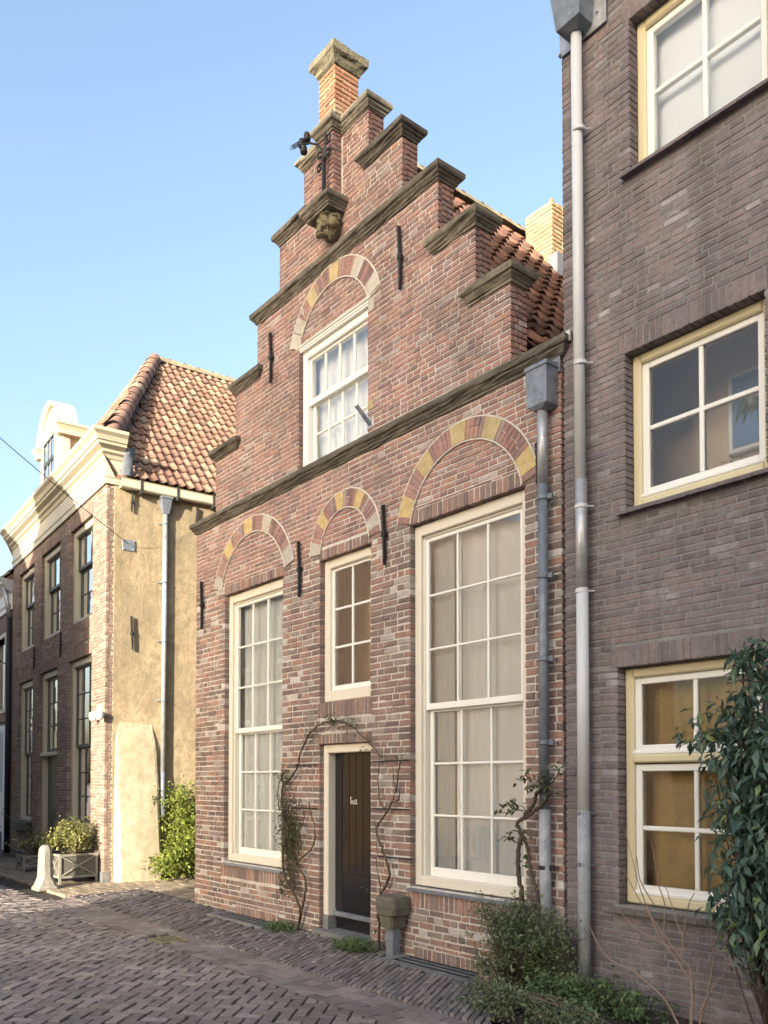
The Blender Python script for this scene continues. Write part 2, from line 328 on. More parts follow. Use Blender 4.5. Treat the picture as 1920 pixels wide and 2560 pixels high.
# ------------------------------------------------------------------ windows
def bar(mb, T, u0, u1, z0, z1, d0, d1, ch=.006):
    """a planed timber: box with chamfered front edges"""
    r = []
    for (d, c) in ((d1, 0), (d0 + ch, 0), (d0, ch)):
        r.append([T(u0 + c, z0 + c, d), T(u1 - c, z0 + c, d), T(u1 - c, z1 - c, d), T(u0 + c, z1 - c, d)])
    mb.rings(r, rnd=random.random())
def frame(mb, T, u0, u1, z0, z1, wl, wr, wb, wt, d0, d1, ch=.006):
    bar(mb, T, u0, u0 + wl, z0, z1, d0, d1, ch); bar(mb, T, u1 - wr, u1, z0, z1, d0, d1, ch)
    bar(mb, T, u0 + wl, u1 - wr, z1 - wt, z1, d0, d1, ch); bar(mb, T, u0 + wl, u1 - wr, z0, z0 + wb, d0, d1, ch)
def sash(win, T, u0, u1, z0, z1, d, cols, rows, msash, mglass, st=.045, rb=.06, rt=.045, bw=.022, th=.035, colw=None):
    mb = MB(); frame(mb, T, u0, u1, z0, z1, st, st, rb, rt, d, d + th, .005); mb.build('sash', msash, win)
    a, b, c, e = u0 + st, u1 - st, z0 + rb, z1 - rt; cw, rh = (b - a) / cols, (e - c) / rows
    for k in range(1, cols):
        mb = MB(); bar(mb, T, a + k * cw - bw / 2, a + k * cw + bw / 2, c, e, d + .004, d + th - .004, .006); mb.build('glazing_bar', msash, win)
    for k in range(1, rows):
        mb = MB(); bar(mb, T, a, b, c + k * rh - bw / 2, c + k * rh + bw / 2, d + .006, d + th - .006, .006); mb.build('glazing_bar', msash, win)
    for i in range(cols):
        for k in range(rows):
            mb = MB(); uu, zz2 = a + i * cw, c + k * rh; t1, t2 = random.uniform(-.002, .002), random.uniform(-.002, .002)
            mb.add([T(uu, zz2, d + .02 + t1), T(uu + cw, zz2, d + .02 - t1), T(uu + cw, zz2 + rh, d + .02 + t2), T(uu, zz2 + rh, d + .02 - t2)], [(0, 1, 2, 3)])
            mb.build('pane', mglass, win)
def curtain(T, u0, u1, z0, z1, d, m, label, folds=16, amp=.03, cat='curtain', group=None, name='curtain'):
    mb = MB(); n = folds * 8; vs = []
    for k in range(n + 1):
        u = u0 + (u1 - u0) * k / n; a = amp * math.sin(k / 8 * 2 * math.pi + 1.2 * math.sin(k * .13)) + amp * .5 * math.sin(k * .21)
        vs += [T(u, z0, d + a), T(u, z1, d + a * .6)]
    mb.add(vs, [(2 * k, 2 * k + 2, 2 * k + 3, 2 * k + 1) for k in range(n)]); o = mb.build(name, m, None, True)
    return tag(o, label, cat, group)

# ------------------------------------------------------------------ foliage
def leaf(mb, p, ln, wd, rnd=None, dirn=None, droop=0):
    d = dirn.normalized() if dirn else Vector((random.gauss(0, 1), random.gauss(0, 1), random.gauss(0, .7) - droop)).normalized()
    s = d.cross(Vector((random.gauss(0, .4), random.gauss(0, .4), 1))).normalized(); n = s.cross(d)
    p = Vector(p); mid = p + d * ln * .5 + n * ln * .04; tip = p + d * ln - n * ln * .10
    mb.add([p, mid - s * wd / 2 + n * wd * .15, tip, mid + s * wd / 2 + n * wd * .15, mid - n * wd * .05],
           [(0, 1, 4), (1, 2, 4), (2, 3, 4), (3, 0, 4)], rnd)
def vine(mb, pts, r0, r1, wobble=.01, n=6, sub=4):
    P = [Vector(p) for p in pts]; Q = []
    for i in range(len(P) - 1):
        a = P[max(i - 1, 0)]; b, c = P[i], P[i + 1]; d = P[min(i + 2, len(P) - 1)]
        for k in range(sub):
            t = k / sub
            q = .5 * ((2 * b) + (c - a) * t + (2 * a - 5 * b + 4 * c - d) * t * t + (3 * b - a - 3 * c + d) * t ** 3)
            Q.append(q + Vector((random.gauss(0, wobble), random.gauss(0, wobble), random.gauss(0, wobble))) * .5)
    Q.append(P[-1]); m = len(Q)
    mb.tube(Q, [(r0 + (r1 - r0) * k / (m - 1)) * random.uniform(.85, 1.15) for k in range(m)], n)
    return Q
def shrub(name, label, cat, base, blobs, nleaf, ls, mleaf, mstem, stems=14, group=None, droop=0, stemr=.006, wd=.5):
    root = empty(name, base, label, cat, group); b = Vector(base)
    st = MB(); lf = MB(); tips = []
    tot = sum(x[1][0] * x[1][1] * x[1][2] for x in blobs)
    for c, rad in blobs:
        share = rad[0] * rad[1] * rad[2] / tot
        for k in range(max(2, int(stems * share))):
            v = Vector((random.gauss(0, .5) * rad[0], random.gauss(0, .5) * rad[1], random.uniform(-.5, 1) * rad[2])); tip = Vector(c) + v
            o = b + Vector((random.uniform(-.05, .05), random.uniform(-.04, .04), 0)); mid = (o + tip) / 2 + Vector((random.gauss(0, .05), random.gauss(0, .04), .08))
            vine(st, [o, mid, tip], stemr, stemr * .4, .006, 4, 3); tips += [mid.lerp(tip, t) for t in (.3, .6, .8, 1)]
            tips.append(tip)
        clumps = [Vector(c) + Vector((random.gauss(0, .45) * rad[0], random.gauss(0, .45) * rad[1], random.gauss(0, .45) * rad[2])) for _ in range(max(6, int(60 * share)))] + tips[-int(stems * share * 3 + 1):]
        for k in range(int(nleaf * share)):
            q = random.choice(clumps); s = min(rad) * .28
            p = q + Vector((random.gauss(0, s), random.gauss(0, s), random.gauss(0, s)))
            if p.z < b.z + .01: p.z = b.z + random.uniform(.01, .06)
            l = ls * random.choice((.5, .8, 1, 1.1, 1.4)) * random.uniform(.8, 1.2); leaf(lf, p, l, l * wd, droop=droop)
    keep(st.build('stem', mstem), root); keep(lf.build('foliage', mleaf), root)
    return root
def tuft(name, label, base, rx, ry, h, n, m, group=None, cat='weeds', leaves=0, mleaf=None):
    mb = MB(); b = Vector(base)
    for k in range(n):
        p = b + Vector((random.gauss(0, rx * .5), random.gauss(0, ry * .5), 0)); d = Vector((random.gauss(0, .5), random.gauss(0, .5), 1)).normalized(); l = h * random.uniform(.4, 1.1); w_ = .004
        s = d.cross(Vector((random.random(), random.random(), 0.1))).normalized() * w_; e = p + d * l + Vector((random.gauss(0, .3), random.gauss(0, .3), -.2)) * l * .5; mi = p + d * l * .55
        mb.add([p - s, p + s, mi + s, mi - s, e], [(0, 1, 2, 3), (3, 2, 4)])
    for k in range(leaves):
        p = b + Vector((random.gauss(0, rx * .5), random.gauss(0, ry * .5), random.uniform(.01, h * .7))); leaf(mb, p, .03 * random.uniform(.6, 1.4), .016)
    o = mb.build(name, m); return tag(o, label, cat, group)

# ================================================================== ground, road, pavements
def st(name, mb, m, parent=None): return tag(mb.build(name, m, parent), kind='structure') if not parent else mb.build(name, m, parent)
g = MB(); g.add([(-400, -400, GZ - .058), (400, -400, GZ - .058), (400, 400, GZ - .058), (-400, 400, GZ - .058)], [(0, 1, 2, 3)]); st('ground', g, M['ground'])
def clip(poly, a, b, c):          # keep a*x+b*y<=c
    out = []
    for i in range(len(poly)):
        p, q = poly[i], poly[(i + 1) % len(poly)]; fp, fq = a * p[0] + b * p[1] - c, a * q[0] + b * q[1] - c
        if fp <= 0: out.append(p)
        if fp * fq < 0:
            t = fp / (fp - fq); out.append((p[0] + t * (q[0] - p[0]), p[1] + t * (q[1] - p[1])))
    return out
def rect(cx, cy, l, w_, ang):
    c, s = math.cos(ang), math.sin(ang)
    return [(cx + x * c - y * s, cy + x * s + y * c) for x, y in ((-l / 2, -w_ / 2), (l / 2, -w_ / 2), (l / 2, w_ / 2), (-l / 2, w_ / 2))]
def paver(poly, zf, jz=.003, ch=.004):
    n = len(poly); cx, cy = sum(p[0] for p in poly) / n, sum(p[1] for p in poly) / n; t = random.gauss(0, jz); tx, ty = random.gauss(0, jz * 5), random.gauss(0, jz * 5)
    zz = lambda p: zf(p[0], p[1]) + t + (p[0] - cx) * tx + (p[1] - cy) * ty
    ins = [(p[0] + (cx - p[0]) * ch / max(.02, math.hypot(cx - p[0], cy - p[1])) * 1.4, p[1] + (cy - p[1]) * ch / max(.02, math.hypot(cx - p[0], cy - p[1])) * 1.4) for p in poly]
    vs = [(p[0], p[1], zz(p) - .05) for p in poly] + [(p[0], p[1], zz(p) - ch * .7) for p in poly] + [(p[0], p[1], zz(p)) for p in ins]
    fs = [tuple(range(2 * n, 3 * n))]
    for k in range(n):
        k2 = (k + 1) % n; fs += [(k, k2, k2 + n, k + n), (k + n, k2 + n, k2 + 2 * n, k + 2 * n)]
    return vs, fs, random.random(), (cx, cy, GZ)
def lowfreq(x, y): return .012 * noise.noise((x * .6, y * .6, 0)) + .006 * noise.noise((x * 1.7, y * 1.7, 5))
def road_z(x, y):
    camber = .035 * min(1, max(0, (-1.3 - y) / 1.6)) - .012
    return GZ + camber * (1 if x > -13 else .4) + lowfreq(x, y)
def walk_z(x, y): return GZ + .004 + .02 * min(1, max(0, (y + 1.06) / 1.06)) + lowfreq(x, y)
# roadway in herringbone
rb = MB(); rb.add([(-40, -5.2, GZ - .050), (14, -5.2, GZ - .050), (14, -1.06, GZ - .050), (-40, -1.06, GZ - .050)], [(0, 1, 2, 3)]); road = st('road', rb, M['joint'])
W = .1; pav = []
for i in range(-190, 90):
    for j in range(-150, 150):
        t = (i - j) % 4
        if t not in (0, 3): continue
        cu, cv, l, w_ = ((i + 1) * W, (j + .5) * W, 2 * W, W) if t == 0 else ((i + .5) * W, (j + 1) * W, W, 2 * W)
        a = R(45) + .015 * math.sin(cu * .7)
        cx = cu * math.cos(R(45)) - cv * math.sin(R(45)) - 5; cy = cu * math.sin(R(45)) + cv * math.cos(R(45)) - 2
        if not (-20.5 < cx < .5 and -5.1 < cy < -1.45): continue
        p = clip(rect(cx, cy, l - .017, w_ - .017, R(45)), 0, 1, -1.525 if cx > -11.3 else -1.06)
        if len(p) > 2: pav.append(paver(p, road_z, .003, .006))
place(pav, M['paver'], road, 'paver', 'paver_field')
# flat brick channel between road and footpath
gb = MB(); gb.add([(-12.4, -1.53, GZ - .048), (2, -1.53, GZ - .048), (2, -1.06, GZ - .048), (-12.4, -1.06, GZ - .048)], [(0, 1, 2, 3)]); chan = st('gutter_channel', gb, M['joint'])
pv = []
for r in range(4):
    x = -12.2 + .1 * (r % 2); y = -1.115 - r * .112
    while x < .5:
        l = .2 * random.uniform(.96, 1.04)
        if not (-8.62 < x + l and x < -8.2 and -1.5 < y < -1.12):
            pv.append(paver(rect(x + l / 2, y, l - .008, .104, 0), lambda a, b: GZ - .008 + lowfreq(a, b) - .012 * (1 - abs((b + 1.3) / .25)), .002, .003))
        x += l
place(pv, M['paver'], chan, 'paver', 'paver_field')
# footpath of bricks on edge, laid askew
fb = MB(); fb.add([(-12.3, -1.06, GZ - .046), (-4.0, -1.06, GZ - .046), (-4.5, .06, GZ - .046), (-12.3, .06, GZ - .046)], [(0, 1, 2, 3)]); foot = st('footpath', fb, M['joint'])
fbx = MB()
pv = []; ang = R(122); dx, dy = math.cos(ang), math.sin(ang)
blockers = [(-9.55, -8.17, -.33, .1), (-6.2, -4.85, -.33, .1)]
for r in range(-40, 190):
    off = r * .0535; s0 = (r % 3) * .07 + random.uniform(-.03, .03); s = -1.2 + s0
    while s < 2.2:
        l = .2 * random.uniform(.9, 1.08); cx = -12.2 + off / dy + dx * (s + l / 2); cy = -1.06 + dy * (s + l / 2)
        if -12.35 < cx < -3.2 and -1.2 < cy < .05:
            p = rect(cx, cy, l - .008, .045, ang + random.gauss(0, .012)); p = clip(p, 0, -1, 1.055); p = clip(p, 0, 1, .0 if cx > -10.46 else .06) if p else p; p = clip(p, 1, 1, -5.05) if p else p; p = clip(p, -1, 0, 12.3) if p else p
            inb = any(a < cx < b and c < cy for a, b, c, d in blockers)
            if len(p) > 2 and not inb: pv.append(paver(p, walk_z, .004, .006))
        s += l
place(pv, M['paver_edge'], foot, 'paver', 'paver_field')
# alley and forecourt paving left of the step gabled house
ab = MB(); ab.add([(-22, -1.06, GZ - .044), (-12.3, -1.06, GZ - .044), (-12.3, .06, GZ - .044), (-10.5, .06, GZ - .044), (-10.5, 6, GZ - .044), (-14.4, 6, GZ - .044), (-14.4, .5, GZ - .044), (-22, .9, GZ - .044)], [(0, 1, 2, 3, 4, 5, 6, 7)]); alley = st('alley', ab, M['joint'])
pv = []
for r in range(0, 46):
    y = -1.0 + r * .1; x = -20.5 + .1 * (r % 2)
    while x < -10.4:
        l = .2 * random.uniform(.95, 1.05); cx = x + l / 2
        ok = (cx < -12.35 and y < .06) or (-13.75 < cx < -10.52 and y >= .06)
        if cx < -13.55 and y > -.06 + (-13.6 - cx) * .064: ok = False
        if ok: pv.append(paver(rect(cx, y, l - .009, .091, 0), lambda a, b: GZ + .002 + lowfreq(a, b), .003, .004))
        x += l
place(pv, M['paver_sand'], alley, 'paver', 'paver_field')
# planting bed in front of the right hand house
bd = MB(); pts = [(-5.0, .01), (-4.98, -.06), (-4.6, -.44), (-4.06, -.98), (-3.2, -1.02), (-1.5, -1.03), (.5, -1.03), (.5, .01)]
bd.add([(x, y, GZ + .025 + .02 * random.random()) for x, y in pts] + [(-3.6, -.4, GZ + .06), (-1.5, -.5, GZ + .06)], [(0, 1, 2, 8), (2, 3, 8), (3, 4, 8), (4, 5, 9, 8), (5, 6, 9), (6, 7, 9), (7, 0, 8, 9)]); st('planting_bed', bd, M['soil'])

# ================================================================== the step gabled house
TM = lambda u, z, d: (u, d, z)
XL, XR = -10.46, -4.24
steps = [(4.95, XL, XR), (5.84, -9.93, -4.76), (6.54, -9.41, -5.17), (7.22, -8.88, -5.65), (7.93, -8.38, -6.16), (8.52, -7.87, -6.69)]   # top z and side edges of each tier
tiers = [(-.1, 4.95, XL, XR), (4.95, 5.84, -9.93, -4.76), (5.84, 6.54, -9.41, -5.17), (6.54, 7.22, -8.88, -5.65), (7.22, 7.93, -8.38, -6.16), (7.93, 8.52, -7.87, -6.69)]
house = empty('step_gabled_house', (-7.3, 0, GZ), 'old red brick town house with a stepped gable and tall white sash windows', 'house')
WL, WR, WM, DR, WG = (-9.66, -8.29, .60, 3.955), (-6.05, -4.62, .63, 4.0), (-7.54, -6.65, 2.445, 3.975), (-7.54, -6.65, -.1, 1.987), (-7.96, -6.70, 5.06, 6.45)
rects = [(a, b, z0, z1) for z0, z1, a, b in tiers]
opens = [WL, WR, WM, DR, WG]
ins = .012
wallmb = slab(TM, [(a + ins, b - ins, z0, z1) for a, b, z0, z1 in rects], [(a - ins, b + ins, c - ins, d + ins) for a, b, c, d in opens], .006, .2)
wall = wallmb.build('front_wall', M['mortar'], house)
def outl(z):
    for z0, z1, a, b in tiers:
        if z0 <= z < z1: return (a, b)
bands = [(WL[0] - .02, WL[1] + .02, 3.955, 4.075), (WR[0] - .02, WR[1] + .02, 4.0, 4.135), (WM[0] - .02, WM[1] + .02, 3.975, 4.09), (DR[0] - .03, DR[1] + .02, 1.987, 2.10), (WM[0] - .05, WM[1] + .02, 2.27, 2.44), (WL[0] - .08, WL[1] + .02, .40, .575), (WR[0] - .06, WR[1] + .05, .43, .605), (-9.35, -8.35, -.1, .07), (-6.0, -4.9, -.1, .07)]
holes = [tuple(o) for o in opens] + bands
low = courses(TM, zrow(-.08, 4.06, .0643), outl, holes, .208, .0140, .0040, .0040)
up = courses(TM, zrow(4.06, 8.50, .0525), outl, holes, .203, .0115, .0022, .0028)
for (a, b, c, d), n in zip(bands, (22, 22, 14, 14, 14, 24, 24, 17, 18)):
    low += soldiers(TM, a, b, c + .004, d - .004, n, .011, .003, .004)
# right hand returns of the gable steps (bricks seen end on)
for k, (z0, z1, a, b) in enumerate(tiers[1:]):
    TS = lambda v, z, d, b=b: (b - d, v, z)
    for r, (za, zb) in enumerate(zip(zrow(z0, z1, .0525)[:-1], zrow(z0, z1, .0525)[1:])):
        cut = .07 if r % 2 else .11
        up.append(one_brick(TS, .055, cut + .03, za + .005, zb - .005, .03, random.uniform(-.002, .002), random.random(), .002)); up.append(one_brick(TS, cut + .04, .2, za + .005, zb - .005, .03, random.uniform(-.002, .002), random.random(), .002))
# pilaster that carries the pinnacle
pil = slab(lambda u, z, d: (u, d - .115, z), [(-7.41 + .01, -7.15 - .01, 7.62, 8.52)], [], .012, .14).build('pilaster', M['mortar'], house)
TP = lambda u, z, d: (u, d - .115, z)
pb = courses(TP, zrow(7.62, 8.5, .0525), lambda z: (-7.41, -7.15), [], .2, .0095, .002, .003)
TPs = lambda v, z, d: (-7.15 - d, v, z)
for za, zb in zip(zrow(7.62, 8.5, .0525)[:-1], zrow(7.62, 8.5, .0525)[1:]): pb.append(one_brick(TPs, -.062, -.004, za + .005, zb - .005, .03, 0, random.random(), .002))
for vs, fs, rn, c in pb: (lambda b: (b.add(vs, fs, rn), b.build('brick', M['brick_up'], pil)))(MB())
mline = MB(); mline.box(-7.149, -7.128, -.004, .02, 7.6, 8.4); mline.build('mortar_fillet', M['whiteline'], house)
place(low, M['brick_low'], wall, cap=200); place(up, M['brick_up'], wall, 'brick', 'brickwork_above', cap=100)
# other walls and roof of the house
sw = MB(); sw.box(XL + .02, XL + .2, .2, 8, -.1, 4.8); sw.box(XR - .2, XR - .02, .2, 8, -.1, 4.66); sw.box(XL + .2, XR - .2, 7.8, 8, -.1, 4.8); sw.build('side_wall', M['oppbrick'], house)
# mouldings
PROF = [(-.02, -.165), (.012, -.16), (.018, -.14), (.03, -.132), (.034, -.118), (.055, -.095), (.06, -.078), (.078, -.07), (.088, -.052), (.088, -.012), (.08, 0), (.03, .012), (-.02, .016)]
def moulding(x0, x1, y0, y1, ztop, name='coping', m=None, parent=None, prof=PROF, sc=.86, wear=.006, step=.13):
    mb = MB(); rg = []; n = max(1, int((x1 - x0) / step)); ny = max(1, int((y1 - y0) / step))
    for p, z in prof:
        p *= sc; ring = []; a, b, c, d = x0 - p, x1 + p, y0 - p, y1 + p
        def jit(q):
            f = wear * noise.noise((q[0] * 9, q[1] * 9, z * 40)) * 2
            return (q[0], q[1] + f, ztop + z * sc + f)
        for k in range(n): ring.append(jit((a + (b - a) * k / n, c)))
        for k in range(ny): ring.append(jit((b, c + (d - c) * k / ny)))
        for k in range(n): ring.append(jit((b - (b - a) * k / n, d)))
        for k in range(ny): ring.append(jit((a, d - (d - c) * k / ny)))
        rg.append(ring)
    mb.rings(rg); return mb.build(name, m or M['coping'], parent)
moulding(XL, XR + .02, 0, .2, 5.05, 'string_course', parent=house)
moulding(-8.88, -5.65, 0, .2, 7.25, 'string_course', parent=house)
for (zt, a, b) in [(5.89, -9.93, -9.41), (5.89, -5.17, -4.76), (6.58, -9.41, -8.88), (6.58, -5.65, -5.17), (7.975, -8.38, -7.87), (7.975, -6.69, -6.16)]:
    moulding(a + (-.0 if a > -7.3 else 0) - (.06 if a > -7.3 else 0), b + (.06 if a < -7.3 else 0), 0, .19, zt, 'coping', parent=house)
moulding(-7.87, -6.69, 0, .19, 8.565, 'coping', parent=house); moulding(-7.41, -7.15, -.115, .0, 8.575, 'coping', parent=house)
# pinnacle
pn = empty('x'); bpy.data.objects.remove(pn)
px0, px1, py0, py1 = -7.36, -7.07, -.15, .16
psh = MB(); psh.box(px0 + .01, px1 - .01, py0 + .01, py1 - .01, 8.55, 9.1); pinn = psh.build('pinnacle', M['mortar'], house)
bb = []
T1 = lambda u, z, d: (u, py0 + d, z); T2 = lambda v, z, d: (px1 - d, v, z); T3 = lambda v, z, d: (px0 + d, v, z)
zz = zrow(8.56, 9.08, .0525)
for r in range(len(zz) - 1):
    s = .1 if r % 2 else .19
    for T, a, b in ((T1, px0, px1), (T2, py0, py1), (T3, py0, py1)):
        bb += [one_brick(T, a, a + s - .005, zz[r] + .005, zz[r + 1] - .005, .02, random.uniform(-.003, .003), random.random(), .002), one_brick(T, a + s + .005, b, zz[r] + .005, zz[r + 1] - .005, .02, random.uniform(-.003, .003), random.random(), .002)]
for vs, fs, rn, c in bb: (lambda b: (b.add(vs, fs, rn), b.build('brick', M['brick_orange'], pinn)))(MB())
moulding(px0, px1, py0, py1, 9.27, 'cap', M['capstone'], house, [(-.02, -.2), (.01, -.19), (.02, -.165), (.035, -.14), (.042, -.12), (.065, -.10), (.078, -.085), (.078, -.015), (.065, 0), (.0, .02)], 1, .008, .05)
# stone console with carved head under the pilaster
moulding(-7.49, -7.1, -.2, .0, 7.70, 'console', parent=house, sc=.8, step=.05)
hd = MB()
rg = []
for k in range(9):
    t = k / 8; z = 7.57 - .26 * t; rr = [.13, .15, .145, .135, .12, .11, .095, .07, .03][k]; ring = []
    for q in range(14):
        a = 2 * math.pi * q / 14; f = 1 + .14 * math.sin(a * 5 + k * 1.3) + .10 * math.sin(a * 3 - k * 2.1)
        ring.append((-7.26 + rr * f * math.cos(a), -.075 + rr * f * math.sin(a) * .9, z))
    rg.append(ring)
hd.rings(rg)
for sx in (-1, 1):
    hd.lathe((-7.26 + sx * .12, -.12, 7.44), [(.01, -.05), (.04, -.035), (.05, 0), (.04, .035), (.01, .05)], 10)
for q in range(16):
    a = math.pi * (1.0 + q / 15); hd.lathe((-7.26 + .135 * math.cos(a), -.06 + .12 * math.sin(a), 7.50 - .03 * (q % 3)), [(.006, -.035), (.028, -.02), (.032, 0), (.026, .02), (.006, .035)], 7)
for sx in (-1, 1): hd.lathe((-7.26 + sx * .045, -.165, 7.43), [(.005, -.03), (.03, -.015), (.034, 0), (.024, .015), (.005, .022)], 8)
hd.lathe((-7.26, -.17, 7.345), [(.01, -.03), (.05, -.012), (.05, .0), (.02, .01)], 10)
hd.lathe((-7.26, -.205, 7.40), [(.008, -.05), (.022, -.02), (.018, .02), (.006, .04)], 8); hd.build('carved_head', M['capstone'], house)
# relieving arches
def arch(cx, cz, ri, ro, zspr, stones, greys, nb):
    a0 = math.asin((zspr - cz) / ri); a0 = max(a0, .02); a1 = math.pi - a0
    TA = lambda a, r, d: (cx + r * math.cos(a), d, cz + r * math.sin(a))
    mb = MB(); n = 40; rg = []
    for k in range(n + 1):
        a = a0 + (a1 - a0) * k / n; rg.append([TA(a, ri, .03), TA(a, ri, -.007), TA(a, ro, -.007), TA(a, ro, .03)])
    mb.rings(rg); ap = mb.build('relieving_arch', M['mortar'], house)
    def wedge(b0, b1, r0, r1, d, m, name):
        w_ = MB(); ns = 3; rr = []
        for k in range(ns + 1):
            a = b0 + (b1 - b0) * k / ns; rr.append([TA(a, r0, .0), TA(a, r0, -d + .003), TA(a, r0 + .004, -d), TA(a, r1 - .004, -d), TA(a, r1, -d + .003), TA(a, r1, .0)])
        w_.rings(rr); w_.build(name, m, ap)
    hw = .075 * (a1 - a0) / 2.2 + .02; spans = []
    for f in stones + greys:
        a = a1 - (a1 - a0) * f; b0, b1 = max(a0, a - hw), min(a1, a + hw); spans.append((b0, b1)); wedge(b0, b1, ri, ro, .016, M['sandstone'] if f in stones else M['greystone'], 'stone')
    spans.sort(); cur = a0; gaps = []
    for b0, b1 in spans:
        if b0 - cur > .03: gaps.append((cur, b0))
        cur = max(cur, b1)
    if a1 - cur > .03: gaps.append((cur, a1))
    for b0, b1 in gaps:
        k = max(1, round((b1 - b0) * ro / nb)); w_ = (b1 - b0) / k
        for i in range(k):
            p, q = b0 + i * w_ + .004 / ro, b0 + (i + 1) * w_ - .004 / ro; j = random.uniform(.012, .016)
            if random.random() < .55: wedge(p, q, ri, ro, j, M['brick_up'], 'brick')
            else:
                s = ri + (ro - ri) * random.choice((.45, .55)); wedge(p, q, ri, s - .004, j, M['brick_up'], 'brick'); wedge(p, q, s + .004, ro, j, M['brick_up'], 'brick')
    for rr in (ri - .008, ro + .008):
        t = MB(); t.tube([TA(a0 + (a1 - a0) * k / 40, rr + random.uniform(-.0015, .0015), -.007) for k in range(41)], .009, 5); t.build('pointing', M['whiteline'], ap)
arch(-5.34, 3.86, .725, .90, 4.02, [.07, .27, .48, .67, .93], [], .062)
arch(-8.99, 3.835, .79, .965, 4.04, [.24, .47], [.03, .66, .96], .062)
arch(-7.10, 4.006, .44, .615, 4.04, [.24, .46, .68], [.04, .92], .058)
arch(-7.31, 6.265, .665, .85, 6.46, [.30, .52], [.04, .12, .75, .95], .058)
gs = MB(); gs.box(-6.69, -6.60, -.004, .02, 6.33, 6.45); gs.build('stone', M['greystone'], wall)
gs = MB(); gs.box(-6.695, -6.61, -.004, .02, 5.33, 5.42); gs.build('stone', M['sandstone'], wall)
# wall anchors
def anchor(T, u, z0, z1, parent):
    mb = MB(); zm = (z0 + z1) / 2; rs = []
    for z, w_ in ((z0, .008), (z0 + .08, .013), (zm - .03, .013), (zm - .015, .024), (zm + .02, .024), (zm + .035, .013), (z1 - .05, .012), (z1, .016)):
        du = .012 * math.sin(z * 7); rs.append([T(u + du - w_, z, -.018), T(u + du + w_, z, -.018), T(u + du + w_, z, -.05), T(u + du - w_, z, -.05)])
    mb.rings(rs); bar(mb, T, u - .02, u + .02, zm - .02, zm + .02, -.058, .02); return mb.build('wall_anchor', M['iron'], parent)
for u, a, b in ((-6.16, 6.31, 6.93), (-8.52, 6.27, 6.87), (-10.24, 3.61, 4.24), (-7.9, 3.64, 4.26), (-6.40, 3.70, 4.29), (-4.44, 3.68, 4.29)): anchor(TM, u, a, b, house)
# big sash windows
def sash_window(name, o, d0, cols, rows_up, rows_low, split, fw=.085, sill=True):
    a, b, c, e = o; mb = MB(); frame(mb, TM, a, b, c, e, fw, fw, .09, fw + .02, d0, d0 + .12, .008)
    bar(mb, TM, a + fw - .002, a + fw + .025, c + .09, e - fw - .02, d0 + .03, d0 + .11); bar(mb, TM, b - fw - .025, b - fw + .002, c + .09, e - fw - .02, d0 + .03, d0 + .11); bar(mb, TM, a + fw, b - fw, e - fw - .045, e - fw - .018, d0 + .03, d0 + .11)
    wn = mb.build(name, M['cream'], house); ia, ib = a + fw + .02, b - fw - .02
    sash(wn, TM, ia, ib, split, e - fw - .04, d0 + .045, cols, rows_up, M['white'], M['glass'], st=.04, rb=.06, rt=.04)
    if rows_low: sash(wn, TM, ia + .012, ib - .012, c + .085, split + .02, d0 + .085, cols, rows_low, M['white'], M['glass'], st=.045, rb=.085, rt=.04)
    if sill:
        s = MB(); s.rings([[(a - .01, d0 + .1, c - .012), (a - .01, d0 - .04, c - .035), (a - .01, -.035, c - .05), (a - .01, -.035, c - .03), (a - .01, d0 + .1, c + .006)], [(b + .01, d0 + .1, c - .012), (b + .01, d0 - .04, c - .035), (b + .01, -.035, c - .05), (b + .01, -.035, c - .03), (b + .01, d0 + .1, c + .006)]]); s.build('sill', M['lead'], wn)
    return wn
sash_window('window', WL, .06, 3, 3, 3, 2.20); sash_window('window', WR, .06, 3, 3, 3, 2.26)
# small window over the door
a, b, c, e = WM; mb = MB(); frame(mb, TM, a, b, c, e, .10, .085, .12, .10, .06, .18, .01); wn = mb.build('window', M['cream'], house)
sash(wn, TM, a + .095, b - .08, c + .11, e - .09, .095, 2, 3, M['white'], M['glass'], st=.04, rb=.06, rt=.04, bw=.026)
# gable window with its moulded head
a, b, c, e = WG; mb = MB(); frame(mb, TM, a, b, c, e, .09, .06, .05, .12, .05, .17, .01); wn = mb.build('window', M['white'], house)
sash(wn, TM, a + .085, b - .055, 5.80, e - .115, .085, 4, 1, M['white'], M['glass'], st=.035, rb=.07, rt=.035, bw=.026); sash(wn, TM, a + .1, b - .07, c + .045, 5.82, .125, 4, 2, M['white'], M['glass'], st=.045, rb=.05, rt=.03, bw=.026)
hm = moulding(a - .02, b + .02, .02, .06, e + .03, 'head_moulding', M['white'], wn, [(-.0, -.10), (.012, -.095), (.012, -.075), (.03, -.06), (.03, -.04), (.055, -.02), (.055, -.004), (.0, .004)], .65, .001, .4)
